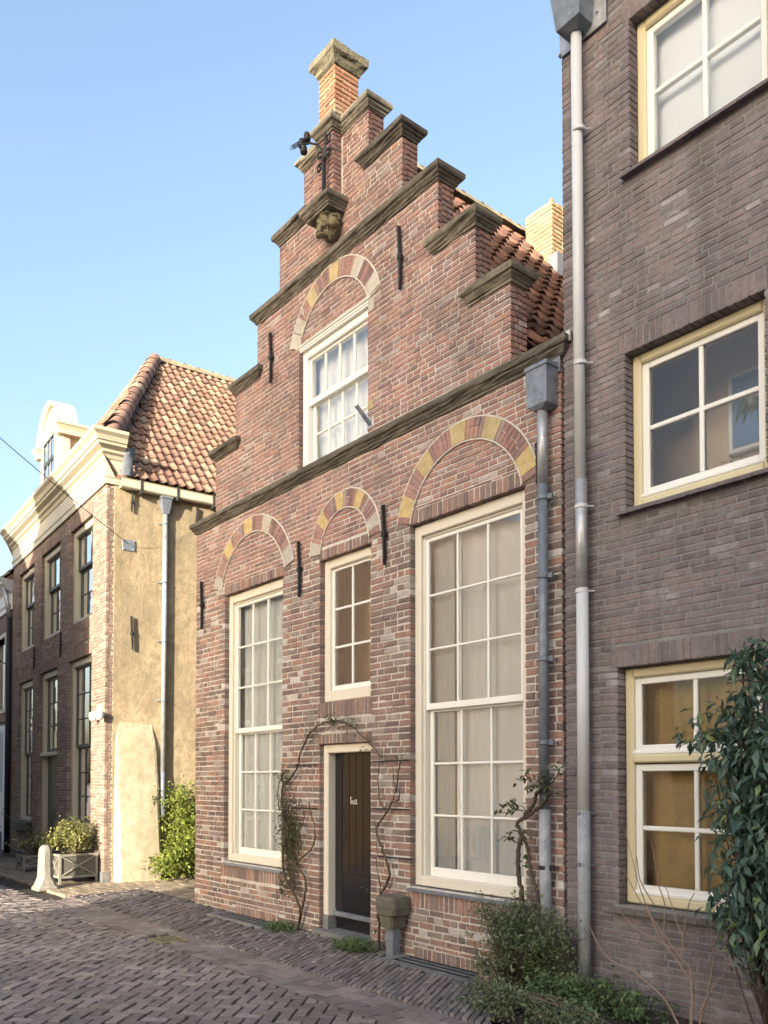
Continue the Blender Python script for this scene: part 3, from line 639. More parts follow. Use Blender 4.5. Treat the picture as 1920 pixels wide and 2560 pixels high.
# front door
a, b, c, e = DR; mb = MB(); bar(mb, TM, a, a + .085, .17, e, .05, .20, .01); bar(mb, TM, b - .07, b, .17, e, .05, .20, .01); bar(mb, TM, a + .085, b - .07, e - .09, e, .05, .20, .01)
df = mb.build('door_frame', M['cream'], house)
for q0, q1 in ((a - .005, a + .09), (b - .075, b + .005)):
    mb = MB(); bar(mb, TM, q0, q1, -.1, .17, .045, .2, .008); mb.build('plinth_block', M['bluestone'], df)
mb = MB(); mb.box(a - .04, b + .03, -.07, .25, -.1, GZ + .07); mb.build('doorstep', M['bluestone'], house)
dx0, dx1 = a + .085, b - .07; mb = MB(); mb.box(dx0, dx1, .16, .2, GZ + .08, e - .09); door = mb.build('door', M['door'], house)
mb = MB(); bar(mb, TM, dx0, dx0 + .13, .24, e - .09, .145, .162); bar(mb, TM, dx1 - .13, dx1, .24, e - .09, .145, .162); bar(mb, TM, dx0 + .13, dx1 - .13, .24, .62, .148, .162); mb.build('stile', M['door'], door)
npk = 4
for k in range(npk):
    w_ = (dx1 - dx0 - .26) / npk; mb = MB(); bar(mb, TM, dx0 + .13 + k * w_ + .002, dx0 + .13 + (k + 1) * w_ - .002, .62, e - .095, .150, .162, .004); mb.build('plank', M['door'], door)
mb = MB(); bar(mb, TM, dx0, dx1, .165, .215, .11, .16, .01); mb.build('weather_bar', M['zinc'], door)
mb = MB(); bar(mb, TM, dx0 + .02, dx1, GZ + .08, .165, .15, .17); mb.build('kick_board', M['door'], door)
mb = MB(); mb.tube([(dx1 - .05, .145, .93), (dx1 - .05, .10, .93), (dx1 - .11, .095, .935)], .008, 8); mb.build('handle', M['iron'], door)
def text_mesh(txt, size, M4, m, parent, name='lettering', ext=.001):
    cu = bpy.data.curves.new('t', 'FONT'); cu.body = txt; cu.size = size; cu.extrude = ext; o = bpy.data.objects.new('t', cu); COL.objects.link(o)
    bpy.context.view_layer.update(); me = bpy.data.meshes.new_from_object(o.evaluated_get(bpy.context.evaluated_depsgraph_get())); bpy.data.objects.remove(o)
    me.transform(M4); me.materials.clear(); me.materials.append(m); q = bpy.data.objects.new(name, me); COL.objects.link(q)
    if parent:
        q.parent = parent
        if parent.type == 'EMPTY': q.matrix_parent_inverse = Matrix.Translation(-parent.location)
    return q
nx = (dx0 + dx1) / 2 - .09
text_mesh('nr12', .05, Matrix.Translation((nx + .014, .147, 1.372)) @ Matrix.Rotation(R(90), 4, 'X') @ Matrix.Shear('XZ', 4, (.0, .0)), M['lettering'], door, 'house_number')
mb = MB(); mb.box(nx, nx + .12, .146, .149, 1.36, 1.365); mb.box(nx, nx + .005, .1455, .1485, 1.365, 1.425); mb.add([(nx - .006, .147, 1.422), (nx + .011, .147, 1.422), (nx + .0025, .147, 1.44)], [(0, 1, 2)]); mb.build('number_mark', M['lettering'], door)
# curtains and rooms
curtain(TM, WL[0] - .55, WL[1] + .3, .65, 3.94, .215, M['curtain'], 'white net curtain behind the tall window beside the alley corner', 18, .013)
curtain(TM, WR[0] - .5, WR[1] + .25, .68, 3.99, .22, M['curtain_pale'], 'pale linen curtain behind the tall window beside the grey downpipe', 11, .014)
curtain(TM, WG[0] - .6, WG[1] + .3, 5.0, 6.44, .225, M['blind'], 'white curtain behind the gable window', 12, .015)
curtain(TM, -6.62, -5.66, .68, 3.99, .200, M['drape'], 'darker grey drape at the side of the tall window beside the grey downpipe', 8, .008)
curtain(TM, -5.62, -5.56, .68, 3.97, .196, M['blind'], 'narrow white cord blind edge in the tall window beside the grey downpipe', 2, .004, 'blind', name='window_blind')
rm = MB(); rm.box(WM[0] - .4, WM[1] + .4, .62, .66, 2.2, 4.29); rm.build('room_wall', M['room'], house)
rm = MB(); rm.box(XL + .25, XR - .25, .25, 7.7, 4.3, 4.34); rm.build('upper_floor', M['roomdark'], house)
# lamp candles on the sill of the left window are tiny brass rods
cs = empty('candlestick', (-8.95, .22, .70), 'small brass candlestick on the sill of the tall window beside the alley corner', 'candlestick')
for k in range(2):
    mb = MB(); mb.lathe((-9.0 + k * .06, .24, .69), [(.022, 0), (.02, .01), (.008, .02), (.008, .10), (.012, .11), (.007, .12), (.007, .26), (.002, .27)], 8); mb.build('candle_holder', M['brass'], cs)
# pantile roof
def pantile(w_, ln, amp=.034):
    n = 8; vs = []; top = []; th = .022
    for yy, dz in ((0, .0), (ln * 1.12, 0.0)):
        for k in range(n + 1):
            t = k / n; x = (t - .5) * w_ * 1.12; z = amp * (.55 * math.cos((t * 1.0 - .62) * 2 * math.pi) + .25 * math.cos((t - .62) * 4 * math.pi)) + (.028 if yy == 0 else -.008)
            vs.append((x, yy, z))
    m_ = n + 1; fs = [(k, k + 1, k + 1 + m_, k + m_) for k in range(n)]
    nv = len(vs); vs += [(x, y + .004, z - th) for x, y, z in vs[:m_]] ; fs += [(k + 1, k, nv + k, nv + k + 1) for k in range(n)]
    return vs, fs
def tiled(parent, origin, along, upv, nrm, cols, rows, w_, ln, m, keepfn, cap=300, rest='tile_field', name='roof_tile', jit=.004):
    vs, fs = pantile(w_, ln); items = []
    for c in range(cols):
        for r in range(rows):
            p = origin + along * ((c + .5) * w_) + upv * (r * ln) + nrm * random.gauss(0, jit * .5) + along * random.gauss(0, jit)
            if not keepfn(c, r, p): continue
            tl = random.gauss(0, .02); a2 = (along + upv * tl).normalized(); u2 = (upv - along * tl).normalized()
            items.append(([tuple(p + a2 * x + u2 * y + nrm * z) for x, y, z in vs], fs, random.random(), tuple(p)))
    items_s = sorted(items, key=lambda i: -shows(i[3])); mb = MB()
    for k, (v_, f_, rn, c_) in enumerate(items_s):
        if k < cap: b_ = MB(); b_.add(v_, f_, rn); b_.build(name, m, parent, True)
        else: mb.add(v_, f_, rn)
    if mb.v: tag(mb.build(rest, m, parent, True), kind='stuff')
EZ, RZ, RX = 4.70, 8.62, -7.3
def roof_slope(s):     # s=+1 right, -1 left
    xe = XR if s > 0 else XL; along = Vector((0, 1, 0)); upv = Vector((RX - xe, 0, RZ - EZ)); ln = upv.length; upv.normalize(); nrm = upv.cross(along) if s < 0 else along.cross(upv)
    if nrm.z < 0: nrm = -nrm
    return Vector((xe, .21, EZ)), along, upv, nrm, ln
rb_ = MB(); rb_.add([(XR, .2, EZ - .04), (RX, .2, RZ - .04), (RX, 8, RZ - .04), (XR, 8, EZ - .04), (XL, .2, EZ - .04), (XL, 8, EZ - .04)], [(0, 1, 2, 3), (1, 4, 5, 2)]); roof = rb_.build('roof', M['tile_dark'], house)
o_, al, upv, nr, ln = roof_slope(1); tiled(roof, o_, al, upv, nr, 32, 20, .205, ln / 20, M['tile_dark'], lambda c, r, p: True, 260)
o_, al, upv, nr, ln = roof_slope(-1); tiled(roof, o_, al, upv, nr, 30, 20, .205, ln / 20, M['tile_dark'], lambda c, r, p: True, 0, 'far_tile_field')
for k in range(24):
    mb = MB(); y = .2 + k * .33; rs = []
    for yy, e_ in ((y, .012), (y + .35, 0)):
        rs.append([(RX + (.11 + e_) * math.cos(t), yy, RZ + .0 + (.10 + e_) * math.sin(t)) for t in [math.pi * q / 8 for q in range(9)]])
    mb.rings(rs, False, False, closed=False); mb.build('ridge_tile', M['ridge'], roof, True)
# chimney on the ridge behind
ch0, ch1 = (-7.16, 2.9), (-6.73, 3.5)
mb = MB(); mb.box(ch0[0] + .01, ch1[0] - .01, ch0[1] + .01, ch1[1] - .01, 7.4, 8.78); chm = mb.build('chimney', M['mortar_left'], house)
TC1 = lambda u, z, d: (u, ch0[1] + d, z); TC2 = lambda v, z, d: (ch1[0] - d, v, z)
cb = courses(TC1, zrow(7.5, 8.78, .055), lambda z: (ch0[0], ch1[0]), [], .2, .01, .002, .003) + courses(TC2, zrow(7.5, 8.78, .055), lambda z: (ch0[1], ch1[1]), [], .2, .01, .002, .003)
for vs, fs, rn, c in cb: (lambda b: (b.add(vs, fs, rn), b.build('brick', M['brick_yellow'], chm)))(MB())
mb = MB(); mb.lathe((-6.95, 3.15, 8.77), [(.20, 0), (.19, .03), (.15, .09), (.09, .13), (.04, .15), (.03, .18), (.035, .21), (.008, .26)], 16); mb.build('chimney_pot', M['terracotta'], chm, True)
mb = MB(); mb.box(-6.735, -6.60, 2.84, 3.6, 7.6, 8.05); mb.build('flashing', M['lead'], chm)

# ================================================================== right hand house
TR = lambda u, z, d: (u, d + .012, z)
rh = empty('brown_brick_house', (-1.5, .1, GZ), 'plain purple brown brick house with yellow cream window frames', 'house')
R1, R2, R3 = (-3.60, -2.575, 6.05, 7.17), (-3.66, -2.62, 3.585, 4.71), (-3.745, -2.67, .715, 2.42)
RX0, RX1, RZ1 = -4.225, 3.0, 9.2
ro = [R1, R2, R3]
rw = slab(TR, [(RX0 + .01, RX1, -.1, RZ1)], [(a - .01, b + .01, c - .01, d + .01) for a, b, c, d in ro], .004, .25).build('front_wall', M['mortar_grey'], rh)
rbands = [(a - .06, b + .06, d, d + .155) for a, b, c, d in ro]
rbk = courses(TR, zrow(-.08, RZ1, .0505), lambda z: (RX0, -.9), [tuple(o) for o in ro] + rbands + [(R3[0] - .06, R3[1] + .06, .66, .715), (R2[0] - .05, R2[1] + .03, 3.54, 3.585), (R1[0] - .05, R1[1] + .03, 6.01, 6.05)], .215, .0105, .0022, .0022)
for (a, b, c, d), n in zip(rbands, (21, 22, 22)): rbk += soldiers(TR, a, b, c + .003, d - .003, n, .008, .002, .002, .1)
place(rbk, M['brick_right'], rw)
mb = MB(); mb.box(RX0 + .005, RX0 + .24, .27, 9, -.1, RZ1 - .05); mb.box(RX1 - .25, RX1, .27, 9, -.1, RZ1 - .05); mb.box(RX0 + .24, RX1 - .25, 8.75, 9, -.1, RZ1 - .05); mb.build('side_wall', M['brick_right'], rh)
TRs = lambda v, z, d: (RX0 + d, v, z)
mb = MB(); mb.add([(RX0 - .1, -.25, RZ1), (RX1 + .1, -.25, RZ1), (RX1 + .1, 4.5, 13.4), (RX0 - .1, 4.5, 13.4), (RX0 - .1, 9.2, RZ1), (RX1 + .1, 9.2, RZ1)], [(0, 1, 2, 3), (3, 2, 5, 4), (0, 3, 4), (1, 5, 2)]); mb.build('roof', M['tile_dark'], rh)
mb = MB(); mb.box(RX0 - .05, RX1, -.2, .02, RZ1 - .12, RZ1 + .02); mb.build('gutter', M['whitepipe'], rh)
def rwin(o, wood, parts, d0=.085, fw=.07):
    a, b, c, e = o; mb = MB(); frame(mb, TR, a, b, c, e, fw, .055, .065, fw, d0, d0 + .12, .012)
    for z in parts.get('transom', []): bar(mb, TR, a + fw, b - .055, z - .03, z + .03, d0 - .005, d0 + .11, .012)
    wn = mb.build('window', wood, rh)
    for (z0, z1, cols, rows) in parts['sash']: sash(wn, TR, a + fw - .005, b - .05, z0, z1, d0 + .03, cols, rows, M['white'], M['glass_new'], st=.055, rb=.06, rt=.05, bw=.034, th=.05)
    if parts.get('drip'):
        for z in parts['drip']:
            mb = MB(); bar(mb, TR, a + fw - .02, b - .05, z - .012, z + .022, d0 + .005, d0 + .05, .01); mb.build('drip_rail', M['white'], wn)
    return wn
w1 = rwin(R1, M['ochre'], dict(sash=[(6.10, 7.10, 2, 2)])); w2 = rwin(R2, M['ochre'], dict(sash=[(3.66, 4.645, 2, 2)], drip=[3.66])); w3 = rwin(R3, M['ochre'], dict(transom=[1.76], sash=[(1.80, 2.35, 2, 1), (.79, 1.72, 2, 2)], drip=[1.80, .79]))
for wn, (a, b, c, e) in ((w1, R1), (w2, R2), (w3, R3)):
    n = 10
    for k in range(n):
        u0, u1 = a - .06 + (b - a + .11) * k / n + .002, a - .06 + (b - a + .11) * (k + 1) / n - .002; mb = MB(); j = random.uniform(-.002, .002)
        mb.rings([[(u, .18, c - .002 + j), (u, -.045, c - .038 + j), (u, -.045, c - .062 + j), (u, .18, c - .03 + j)] for u in (u0, u1)], rnd=random.random() * .4); mb.build('sill_tile', M['brick_right'] if wn is not w3 else M['paver_edge'], wn)
curtain(TR, R1[0], R1[1], 6.08, 7.12, .22, M['blind'], 'white roller blind behind the topmost window of the brown house', 3, .002, 'blind', name='window_blind')
curtain(TR, R3[0], R3[1], 1.77, 2.40, .27, M['curtain_ochre'], 'ochre curtain in the upper lights of the ground floor window', 9, .015)
curtain(TR, R3[0], R3[1], .74, 1.74, .26, M['curtain_ochre'], 'ochre cloth behind the lower panes of the ground floor window', 4, .006)
mb = MB(); mb.box(R2[0] - .25, R2[1] + .3, .75, .8, 3.4, 4.9); mb.box(R2[0] - .3, R2[0] - .25, .27, .75, 3.4, 4.9); mb.box(R2[0] - .3, R2[1] + .3, .27, .8, 4.86, 4.9); mb.build('room_wall', M['roomlight'], rh)
mb = MB(); bar(mb, TR, -3.25, -2.95, 4.0, 4.6, .68, .735, .01); mb.build('picture_frame', M['white'], rh); mb = MB(); mb.box(-3.21, -2.99, .685, .688, 4.04, 4.56); mb.build('picture', M['bluepicture'], rh)  # white frame and blue panel stand in for a reflected window
mb = MB(); mb.box(R2[0] - .1, R2[1] + .1, .262, .48, 3.59, 3.62); mb.build('window_board', M['white'], rh)
# things standing on that window board
def pot(x, y, z, m, r, h, name, label, leaves, ml, ls=.06, droop=.8):
    t = empty(name, (x, y, z), label, 'plant'); mb = MB(); mb.lathe((x, y, z), [(r * .7, 0), (r, h * .85), (r * 1.08, h * .86), (r * 1.08, h), (r * .9, h), (r * .85, h * .85)], 14); mb.build('pot', m, t, True)
    mb = MB()
    for k in range(leaves):
        a = random.random() * 6.28; d = Vector((math.cos(a), math.sin(a) * .5, random.uniform(-.8, 1.2))); p = Vector((x, y, z + h)) + d * random.uniform(0, .09); leaf(mb, p, ls * random.uniform(.7, 1.6), .009, dirn=Vector((d.x, d.y, d.z - droop)))
    mb.build('foliage', ml, t); return t
pot(-2.98, .32, 3.62, M['terracotta'], .05, .1, 'potted_plant', 'trailing green plant in a terracotta pot behind the middle window', 130, M['leaf_bush'])
pot(-2.86, .32, 4.12, M['white'], .045, .08, 'hanging_plant', 'grassy hanging plant in a white pot behind the middle window', 160, M['leaf_bush'], .09, 1.4)
for k, (x, m, h) in enumerate(((-3.43, 'brass', .13), (-3.38, 'brass', .15), (-3.33, 'curtain', .13))):
    mb = MB(); mb.box(x, x + .035, .33, .43, 3.62, 3.62 + h); tag(mb.build('book', M[m]), ['tan book standing behind the middle window, outermost of three', 'tan book standing behind the middle window, tallest of three', 'white book standing behind the middle window'][k], 'book')
mb = MB(); mb.lathe((-3.24, .36, 3.62), [(.03, 0), (.034, .02), (.03, .1), (.02, .13), (.022, .14)], 12); tag(mb.build('glass_jar', M['zincpale']), 'slim glass jar beside the books behind the middle window', 'jar')
mb = MB(); mb.lathe((-3.24, .36, 3.765), [(.005, -.005), (.03, .01), (.035, .035), (.02, .06), (.004, .065)], 12); tag(mb.build('red_ornament', M['signred'], None, True), 'round red ornament on top of the slim glass jar', 'ornament')

# ------------------------------------------------------------------ drainpipes
gp = empty('downpipe', (-4.37, -.07, GZ), 'grey zinc downpipe with square hopper on the step gabled house', 'downpipe')
def pipe_seg(root, name, x, y, z0, z1, r, m, dx=0): 
    mb = MB(); mb.tube([(x, y, z0), (x + dx, y, z1)], r, 16); return mb.build(name, m, root, True)
X = -4.37
pipe_seg(gp, 'pipe', X, -.07, 3.93, 4.56, .042, M['zincpale']); pipe_seg(gp, 'pipe', X, -.07, 1.36, 3.95, .040, M['zinc']); pipe_seg(gp, 'pipe', X + .004, -.07, GZ, 1.38, .047, M['zincworn'])
for z in (3.82, 3.2, 2.55, 1.90, .93):
    mb = MB(); mb.lathe((X, -.07, z), [(.046, -.018), (.05, -.015), (.05, .015), (.046, .018)], 14); mb.box(X + .03, X + .095, -.075, -.06, z - .02, z + .02); mb.tube([(X + .08, -.068, z), (X + .08, .0, z)], .006, 6); mb.build('clip', M['zinc'] if z > 1.5 else M['iron'], gp)
def hopper(root, cx, cy, z0, z1, w0, w1, dp0, dp1, m, z2=None):
    mb = MB(); rg = [[(cx - w * .5, cy - d, z), (cx + w * .5, cy - d, z), (cx + w * .5, cy + .07, z), (cx - w * .5, cy + .07, z)] for z, w, d in ((z0 - .03, .09, .04), (z0, w0, dp0), (z1 - .03, w1, dp1), (z1 - .03, w1 + .02, dp1 + .01), (z1, w1 + .02, dp1 + .01), (z1, w1 - .01, dp1 - .01), (z1 - .05, w1 - .02, dp1 - .015))]
    mb.rings(rg); return mb.build('hopper', m, root)
hopper(gp, X, -.08, 4.54, 4.86, .20, .21, .06, .065, M['zinc'])
mb = MB(); mb.box(X - .11, X + .13, -.012, -.005, 4.80, 4.92); mb.tube([(X + .1, -.02, 4.88), (X + .1, 0, 4.88)], .008, 6); mb.build('back_plate', M['zinc'], gp)
wp = empty('white_downpipe', (-4.02, -.06, GZ), 'tall white painted downpipe with lead hopper on the brown brick house', 'downpipe')
X = -3.985
pipe_seg(wp, 'pipe', X - .028, -.06, 3.84, 7.32, .042, M['whitepipe'], -.012); pipe_seg(wp, 'pipe', X - .02, -.06, 3.02, 3.86, .045, M['zincpale']); pipe_seg(wp, 'pipe', X - .016, -.06, 1.36, 3.04, .046, M['whitepipe']); pipe_seg(wp, 'pipe', X - .016, -.06, GZ, 1.38, .049, M['zincworn'])
for z in (6.55, 4.75, 3.66, 3.02, 1.36, .98):
    mb = MB(); mb.lathe((X - .02, -.06, z), [(.046, -.016), (.051, -.012), (.051, .012), (.046, .016)], 14); mb.tube([(X + .02, -.03, z), (X + .05, 0, z)], .006, 6); mb.build('clip', M['zinc'] if z < 2 else M['whitepipe'], wp)
hopper(wp, X - .035, -.08, 7.34, 7.86, .22, .34, .09, .15, M['zinc'])
mb = MB(); mb.box(X - .24, X + .2, -.012, -.004, 7.28, 7.9)
for sx, z in ((-.2, 7.3), (.16, 7.4), (.17, 7.6)): mb.tube([(X - .035 + sx, -.03, z), (X - .035 + sx, 0, z)], .012, 8)
mb.build('back_plate', M['zincpale'], wp)
mb = MB(); mb.box(-4.20, -4.135, -.02, -.002, 5.0, 5.08); tag(mb.build('flashing_corner', M['whitepipe']), 'white flashing scrap at the end of the long stone moulding', 'flashing')

# ================================================================== left hand house
TH = R(-3.7); LU = Vector((-math.cos(TH), -math.sin(TH), 0)); LV = Vector((-math.sin(TH), math.cos(TH), 0)); LC = Vector((-13.6, -.05, 0))
def TL(u, z, d): p = LC + LU * u + LV * d; return (p.x, p.y, z)
def TSd(v, z, d): p = LC + LV * v + LU * d; return (p.x, p.y, z)
def T3d(u, v, z): p = LC + LU * u + LV * v; return (p.x, p.y, z)
lh = empty('corner_house', tuple(LC + Vector((0, 0, GZ))), 'corner house with small brown bricks, cream cornice, dormer and hipped tile roof', 'house')
LWD = 6.85
ups = [(.75, 2.15, 4.44, 6.17), (2.82, 4.28, 4.44, 6.19), (4.9, 6.3, 4.44, 6.19)]
lows = [(.75, 2.2, .77, 3.78), (2.95, 4.35, -.1, 3.78), (4.92, 6.25, .74, 3.75)]
lop = ups + lows
lw = slab(TL, [(.01, LWD, -.1, 6.55)], [(a - .008, b + .008, c - .008, d + .008) for a, b, c, d in lop], .004, .25).build('front_wall', M['mortar_left'], lh)
lb = [(a - .05, b + .05, d, d + .2) for a, b, c, d in lop]
lbr = courses(TL, zrow(-.05, 6.5, .0502), lambda z: (0, LWD), [tuple(o) for o in lop] + lb, .2, .0085, .0015, .0025)
for a, b, c, d in lb: lbr += soldiers(TL, a, b, c + .003, d - .003, 26, .007, .001, .002)
for r in range(130):     # toothed brick edge on the gable side
    z = -.05 + r * .0502
    if z > 6.4: break
    wv = .10 + .05 * (r % 2) + random.uniform(-.015, .015); lbr.append(one_brick(TSd, .055, wv, z + .004, z + .046, .05, random.uniform(.0, .006), random.random() * .6, .003))
place(lbr, M['brick_left'], lw)
mb = slab(TSd, [(.13, 9, -.1, 6.6)], [], -.012, .2); sw2 = mb.build('side_wall', M['stucco'], lh)
mb = slab(lambda u, z, d: T3d(u, d, z), [(.2, LWD, -.1, 6.5)], [], 8.8, 9).build('back_wall', M['stucco'], lh); mb = slab(lambda v, z, d: T3d(LWD - d, v, z), [(.25, 8.8, -.1, 6.5)], [], 0, .2).build('far_wall', M['oppbrick'], lh)
mb = MB(); bar(mb, TL, -.0, .32, -.1, .13, -.02, .1); mb.build('plinth', M['bluestone'], lh)
mb = MB(); bar(mb, TL, .4, LWD, -.1, .08, -.02, .1); mb.build('plinth', M['iron'], lh)
# sloping render buttress
rg = []
for k in range(11):
    t = k / 10; z = GZ - .02 + (2.58 - GZ) * t; th_ = .20 * (1 - t) + .045; v0 = .17; v1 = .93 - .09 * t
    if k == 10: th_, v0, v1 = .012, .22, .79
    if k == 9: th_, v0, v1 = .055, .18, .83
    v0 += .012 * noise.noise((z * 3, 0, 0)); v1 += .02 * noise.noise((z * 3, 5, 0)); q = .008 * noise.noise((z * 4, 9, 0))
    rg.append([TSd(v0, z, .05), TSd(v0 - .03 * (1 - t), z, -th_ * .3), TSd(v0 + .015, z, -th_ * .9), TSd(v0 + .05, z, -th_ - q), TSd((v0 + v1) / 2, z, -th_ - .005 + q), TSd(v1 - .05, z, -th_ + .004), TSd(v1 - .008, z, -th_ * .85), TSd(v1, z, .05)])
mb = MB(); mb.rings(rg); mb.build('buttress', M['buttress'], lh)
def lwin(o, sp, cols, ru, rl, door=False, arch_=True):
    a, b, c, e = o; mb = MB(); fw = .13; frame(mb, TL, a, b, c if not door else .0, e, fw, fw, .08, .12, .06, .24, .01); wn = mb.build('window', M['leftcream'], lh)
    if door:
        mb = MB(); bar(mb, TL, a + .02, b - .02, 2.09, 2.17, .02, .12, .015); mb.build('transom', M['leftcream'], wn)
        sash(wn, TL, a + fw, b - fw, 2.19, e - .12, .14, 3, 3, M['darkgreen'], M['glass'], st=.05, rb=.06, rt=.05, bw=.025)
        mb = MB(); mb.box(a + fw, b - fw, .16, .2, .0, 2.09, T=lambda x, y, z: TL(x, z, y)); dr = mb.build('door', M['darkgreen'], wn)
        for z0, z1 in ((.15, .5), (.6, 1.45), (1.55, 1.98)):
            for u0, u1 in ((a + fw + .1, (a + b) / 2 - .04), ((a + b) / 2 + .04, b - fw - .1)): pass
        return wn
    sash(wn, TL, a + fw - .01, b - fw + .01, sp, e - .11, .12, cols, ru, M['darkgreen'], M['glass'], st=.045, rb=.06, rt=.045, bw=.024)
    sash(wn, TL, a + fw, b - fw, c + .07, sp + .015, .165, cols, rl, M['darkgreen'], M['glass'], st=.05, rb=.06, rt=.04, bw=.024)
    return wn
for o in ups: lwin(o, 5.43, 3, 1, 2)
lwin(lows[0], 2.2, 3, 3, 3); lwin(lows[1], 2.2, 3, 3, 0, True); w6 = lwin(lows[2], 2.16, 3, 3, 3)
mb = MB(); bar(mb, TL, 4.85, 6.4, .54, .74, -.10, .12, .01); mb.build('sill', M['iron'], w6)
mb = MB(); bar(mb, TL, .68, 2.28, .55, .77, -.05, .12, .01); mb.build('sill', M['leftcream'], lh)
for i, (a, b, c, d) in enumerate(lop):
    if i == 4: continue
    curtain(TL, a + .1, b - .1, c + .05, d - .1, .42 if i != 1 else .40, M['curtain_pale'], ['pale curtain in the upstairs window nearest the house corner', 'pale curtain in the middle upstairs window of the corner house', 'pale curtain in the upstairs window farthest from the house corner', 'pale curtain in the ground floor window nearest the house corner', '', 'pale curtain in the ground floor window above the dark stone sill'][i], 10, .02)
# maroon banner with pale letters in the far ground floor window
bn = MB(); bn.box(5.30, 5.34, .26, .30, 2.2, 3.05, T=lambda x, y, z: TL(x, z, y)); bn.box(5.10, 5.44, .255, .257, 2.25, 2.85, T=lambda x, y, z: TL(x, z, y)); bo = tag(bn.build('banner', M['maroon']), 'maroon banner hanging inside the window above the dark stone sill', 'banner')
anchor(TL, 2.64, 3.92, 4.40, lh); anchor(TL, 4.70, 3.92, 4.38, lh)
def TSo(v, z, d): return TSd(v, z, d - .02)
anchor(TSo, .41, 6.06, 6.40, lh); anchor(TSo, .42, 3.76, 4.32, lh); anchor(TSo, 1.55, 5.9, 6.35, lh)
# cornice
def sweepL(profile, u0, u1, vback, name, m):
    rg = []
    rg.append([T3d(-p, vback, z) for p, z in profile]); rg.append([T3d(-p, -p, z) for p, z in profile]); rg.append([T3d(u1, -p, z) for p, z in profile]); rg.append([T3d(u1, vback * .4, z) for p, z in profile])
    mb = MB(); mb.rings(rg); return mb.build(name, m, lh)
CP = [(-.1, 6.47), (.035, 6.47), (.035, 6.56), (.05, 6.58), (.05, 6.64), (.03, 6.66), (.03, 6.86), (.05, 6.88), (.07, 6.93), (.11, 6.96), (.12, 7.0), (.20, 7.05), (.21, 7.09), (.23, 7.10), (.26, 7.17), (.31, 7.22), (.315, 7.27), (.27, 7.285), (-.1, 7.29)]
sweepL(CP, 0, LWD, .26, 'cornice', M['leftcream'])
# gutter on the side
mb = MB(); rg = [[TSd(v, z, -d) for d, z in ((.0, 6.42), (.13, 6.42), (.15, 6.44), (.15, 6.56), (.165, 6.575), (.135, 6.575), (.135, 6.46), (.0, 6.46))] for v in (.20, 8.8)]; mb.rings(rg); gt = mb.build('gutter', M['leftcream'], lh)
for v in (.52, 1.15, 1.8, 2.4):
    mb = MB(); bar(mb, TSd, v - .012, v + .012, 6.36, 6.59, -.172, -.05, .003); mb.build('gutter_bracket', M['iron'], lh)
dp = empty('side_downpipe', TSd(.96, GZ, -.09), 'pale zinc downpipe with small hopper on the ochre stucco wall', 'downpipe')
mb = MB(); mb.tube([TSd(.96, 1.75, -.07), TSd(.97, 6.2, -.07)], .042, 14); mb.build('pipe', M['zincpale'], dp, True)
mb = MB(); mb.tube([TSd(.95, 1.0, -.13), TSd(.955, 1.5, -.09), TSd(.96, 1.8, -.07)], .04, 12); mb.build('pipe', M['zinc'], dp, True)
mb = MB(); mb.rings([[TSd(.97 + a * w_, z, -.07 + b * w_) for a, b in ((-1, -1), (1, -1), (1, .8), (-1, .8))] for z, w_ in ((6.12, .05), (6.2, .065), (6.36, .085), (6.37, .10), (6.40, .10))]); mb.build('hopper', M['zinc'], dp)
for z in (5.95, 4.95, 3.95, 2.95):
    mb = MB(); mb.tube([TSd(.86, z, .0), TSd(.9, z, -.07), TSd(.96, z, -.118), TSd(1.02, z, -.07), TSd(1.06, z, .0)], .012, 5); mb.build('clip', M['zinc'], dp)
# hipped roof
RU, RV, RTZ, EVZ, EUZ = 3.42, 2.03, 10.5, 6.60, 7.22
A_ = Vector(T3d(RU, RV, RTZ)); B_ = Vector(T3d(RU, 9.2, RTZ)); E1 = Vector(T3d(-.13, .10, EVZ)); E2 = Vector(T3d(-.13, 9.2, EVZ)); F1 = Vector(T3d(-.05, -.22, EUZ)); F2 = Vector(T3d(LWD + .05, -.22, EUZ)); E3 = Vector(T3d(LWD + .13, .1, EVZ)); E4 = Vector(T3d(LWD + .13, 9.2, EVZ))
dn = Vector((0, 0, -.05)); mb = MB(); mb.add([tuple(p + dn) for p in (A_, B_, E1, E2, F1, F2, E3, E4)], [(2, 3, 1, 0), (4, 2, 0), (4, 0, 5), (5, 0, 6), (6, 0, 1, 7)]); lr = mb.build('roof', M['tile'], lh)
# side slope tiles
upv = (A_ - Vector(T3d(-.13, RV, EVZ))); sl_len = upv.length; upv.normalize(); al = LV.copy(); nr = al.cross(upv); nr = nr if nr.z > 0 else -nr
hipd = (A_ - Vector(T3d(-.1, -.05, 7.0)))
def side_keep(c, r, p):
    t = r / 20; vmin = .22 + (RV - .05) * max(0, (t - .08)) / .92; v = (Vector(p) - LC).dot(LV); return v > vmin
tiled(lr, Vector(T3d(-.15, .2, EVZ + .01)), al, upv, nr, 48, 20, .163, sl_len / 20, M['tile'], side_keep, 300)
upf = (A_ - (F1 + F2) / 2); fl = upf.length; upf.normalize(); nf = LU.cross(upf); nf = nf if nf.z > 0 else -nf
def front_keep(c, r, p):
    t = (r + .5) / 13; u = (Vector(p) - LC).dot(LU); return RU * t - .05 < u < LWD - (LWD - RU) * t and not (2.55 < u < 4.4 and r < 8)
tiled(lr, F1.copy(), LU, upf, nf, 42, 13, .163, fl / 13, M['tile'], front_keep, 0, 'front_tile_field')
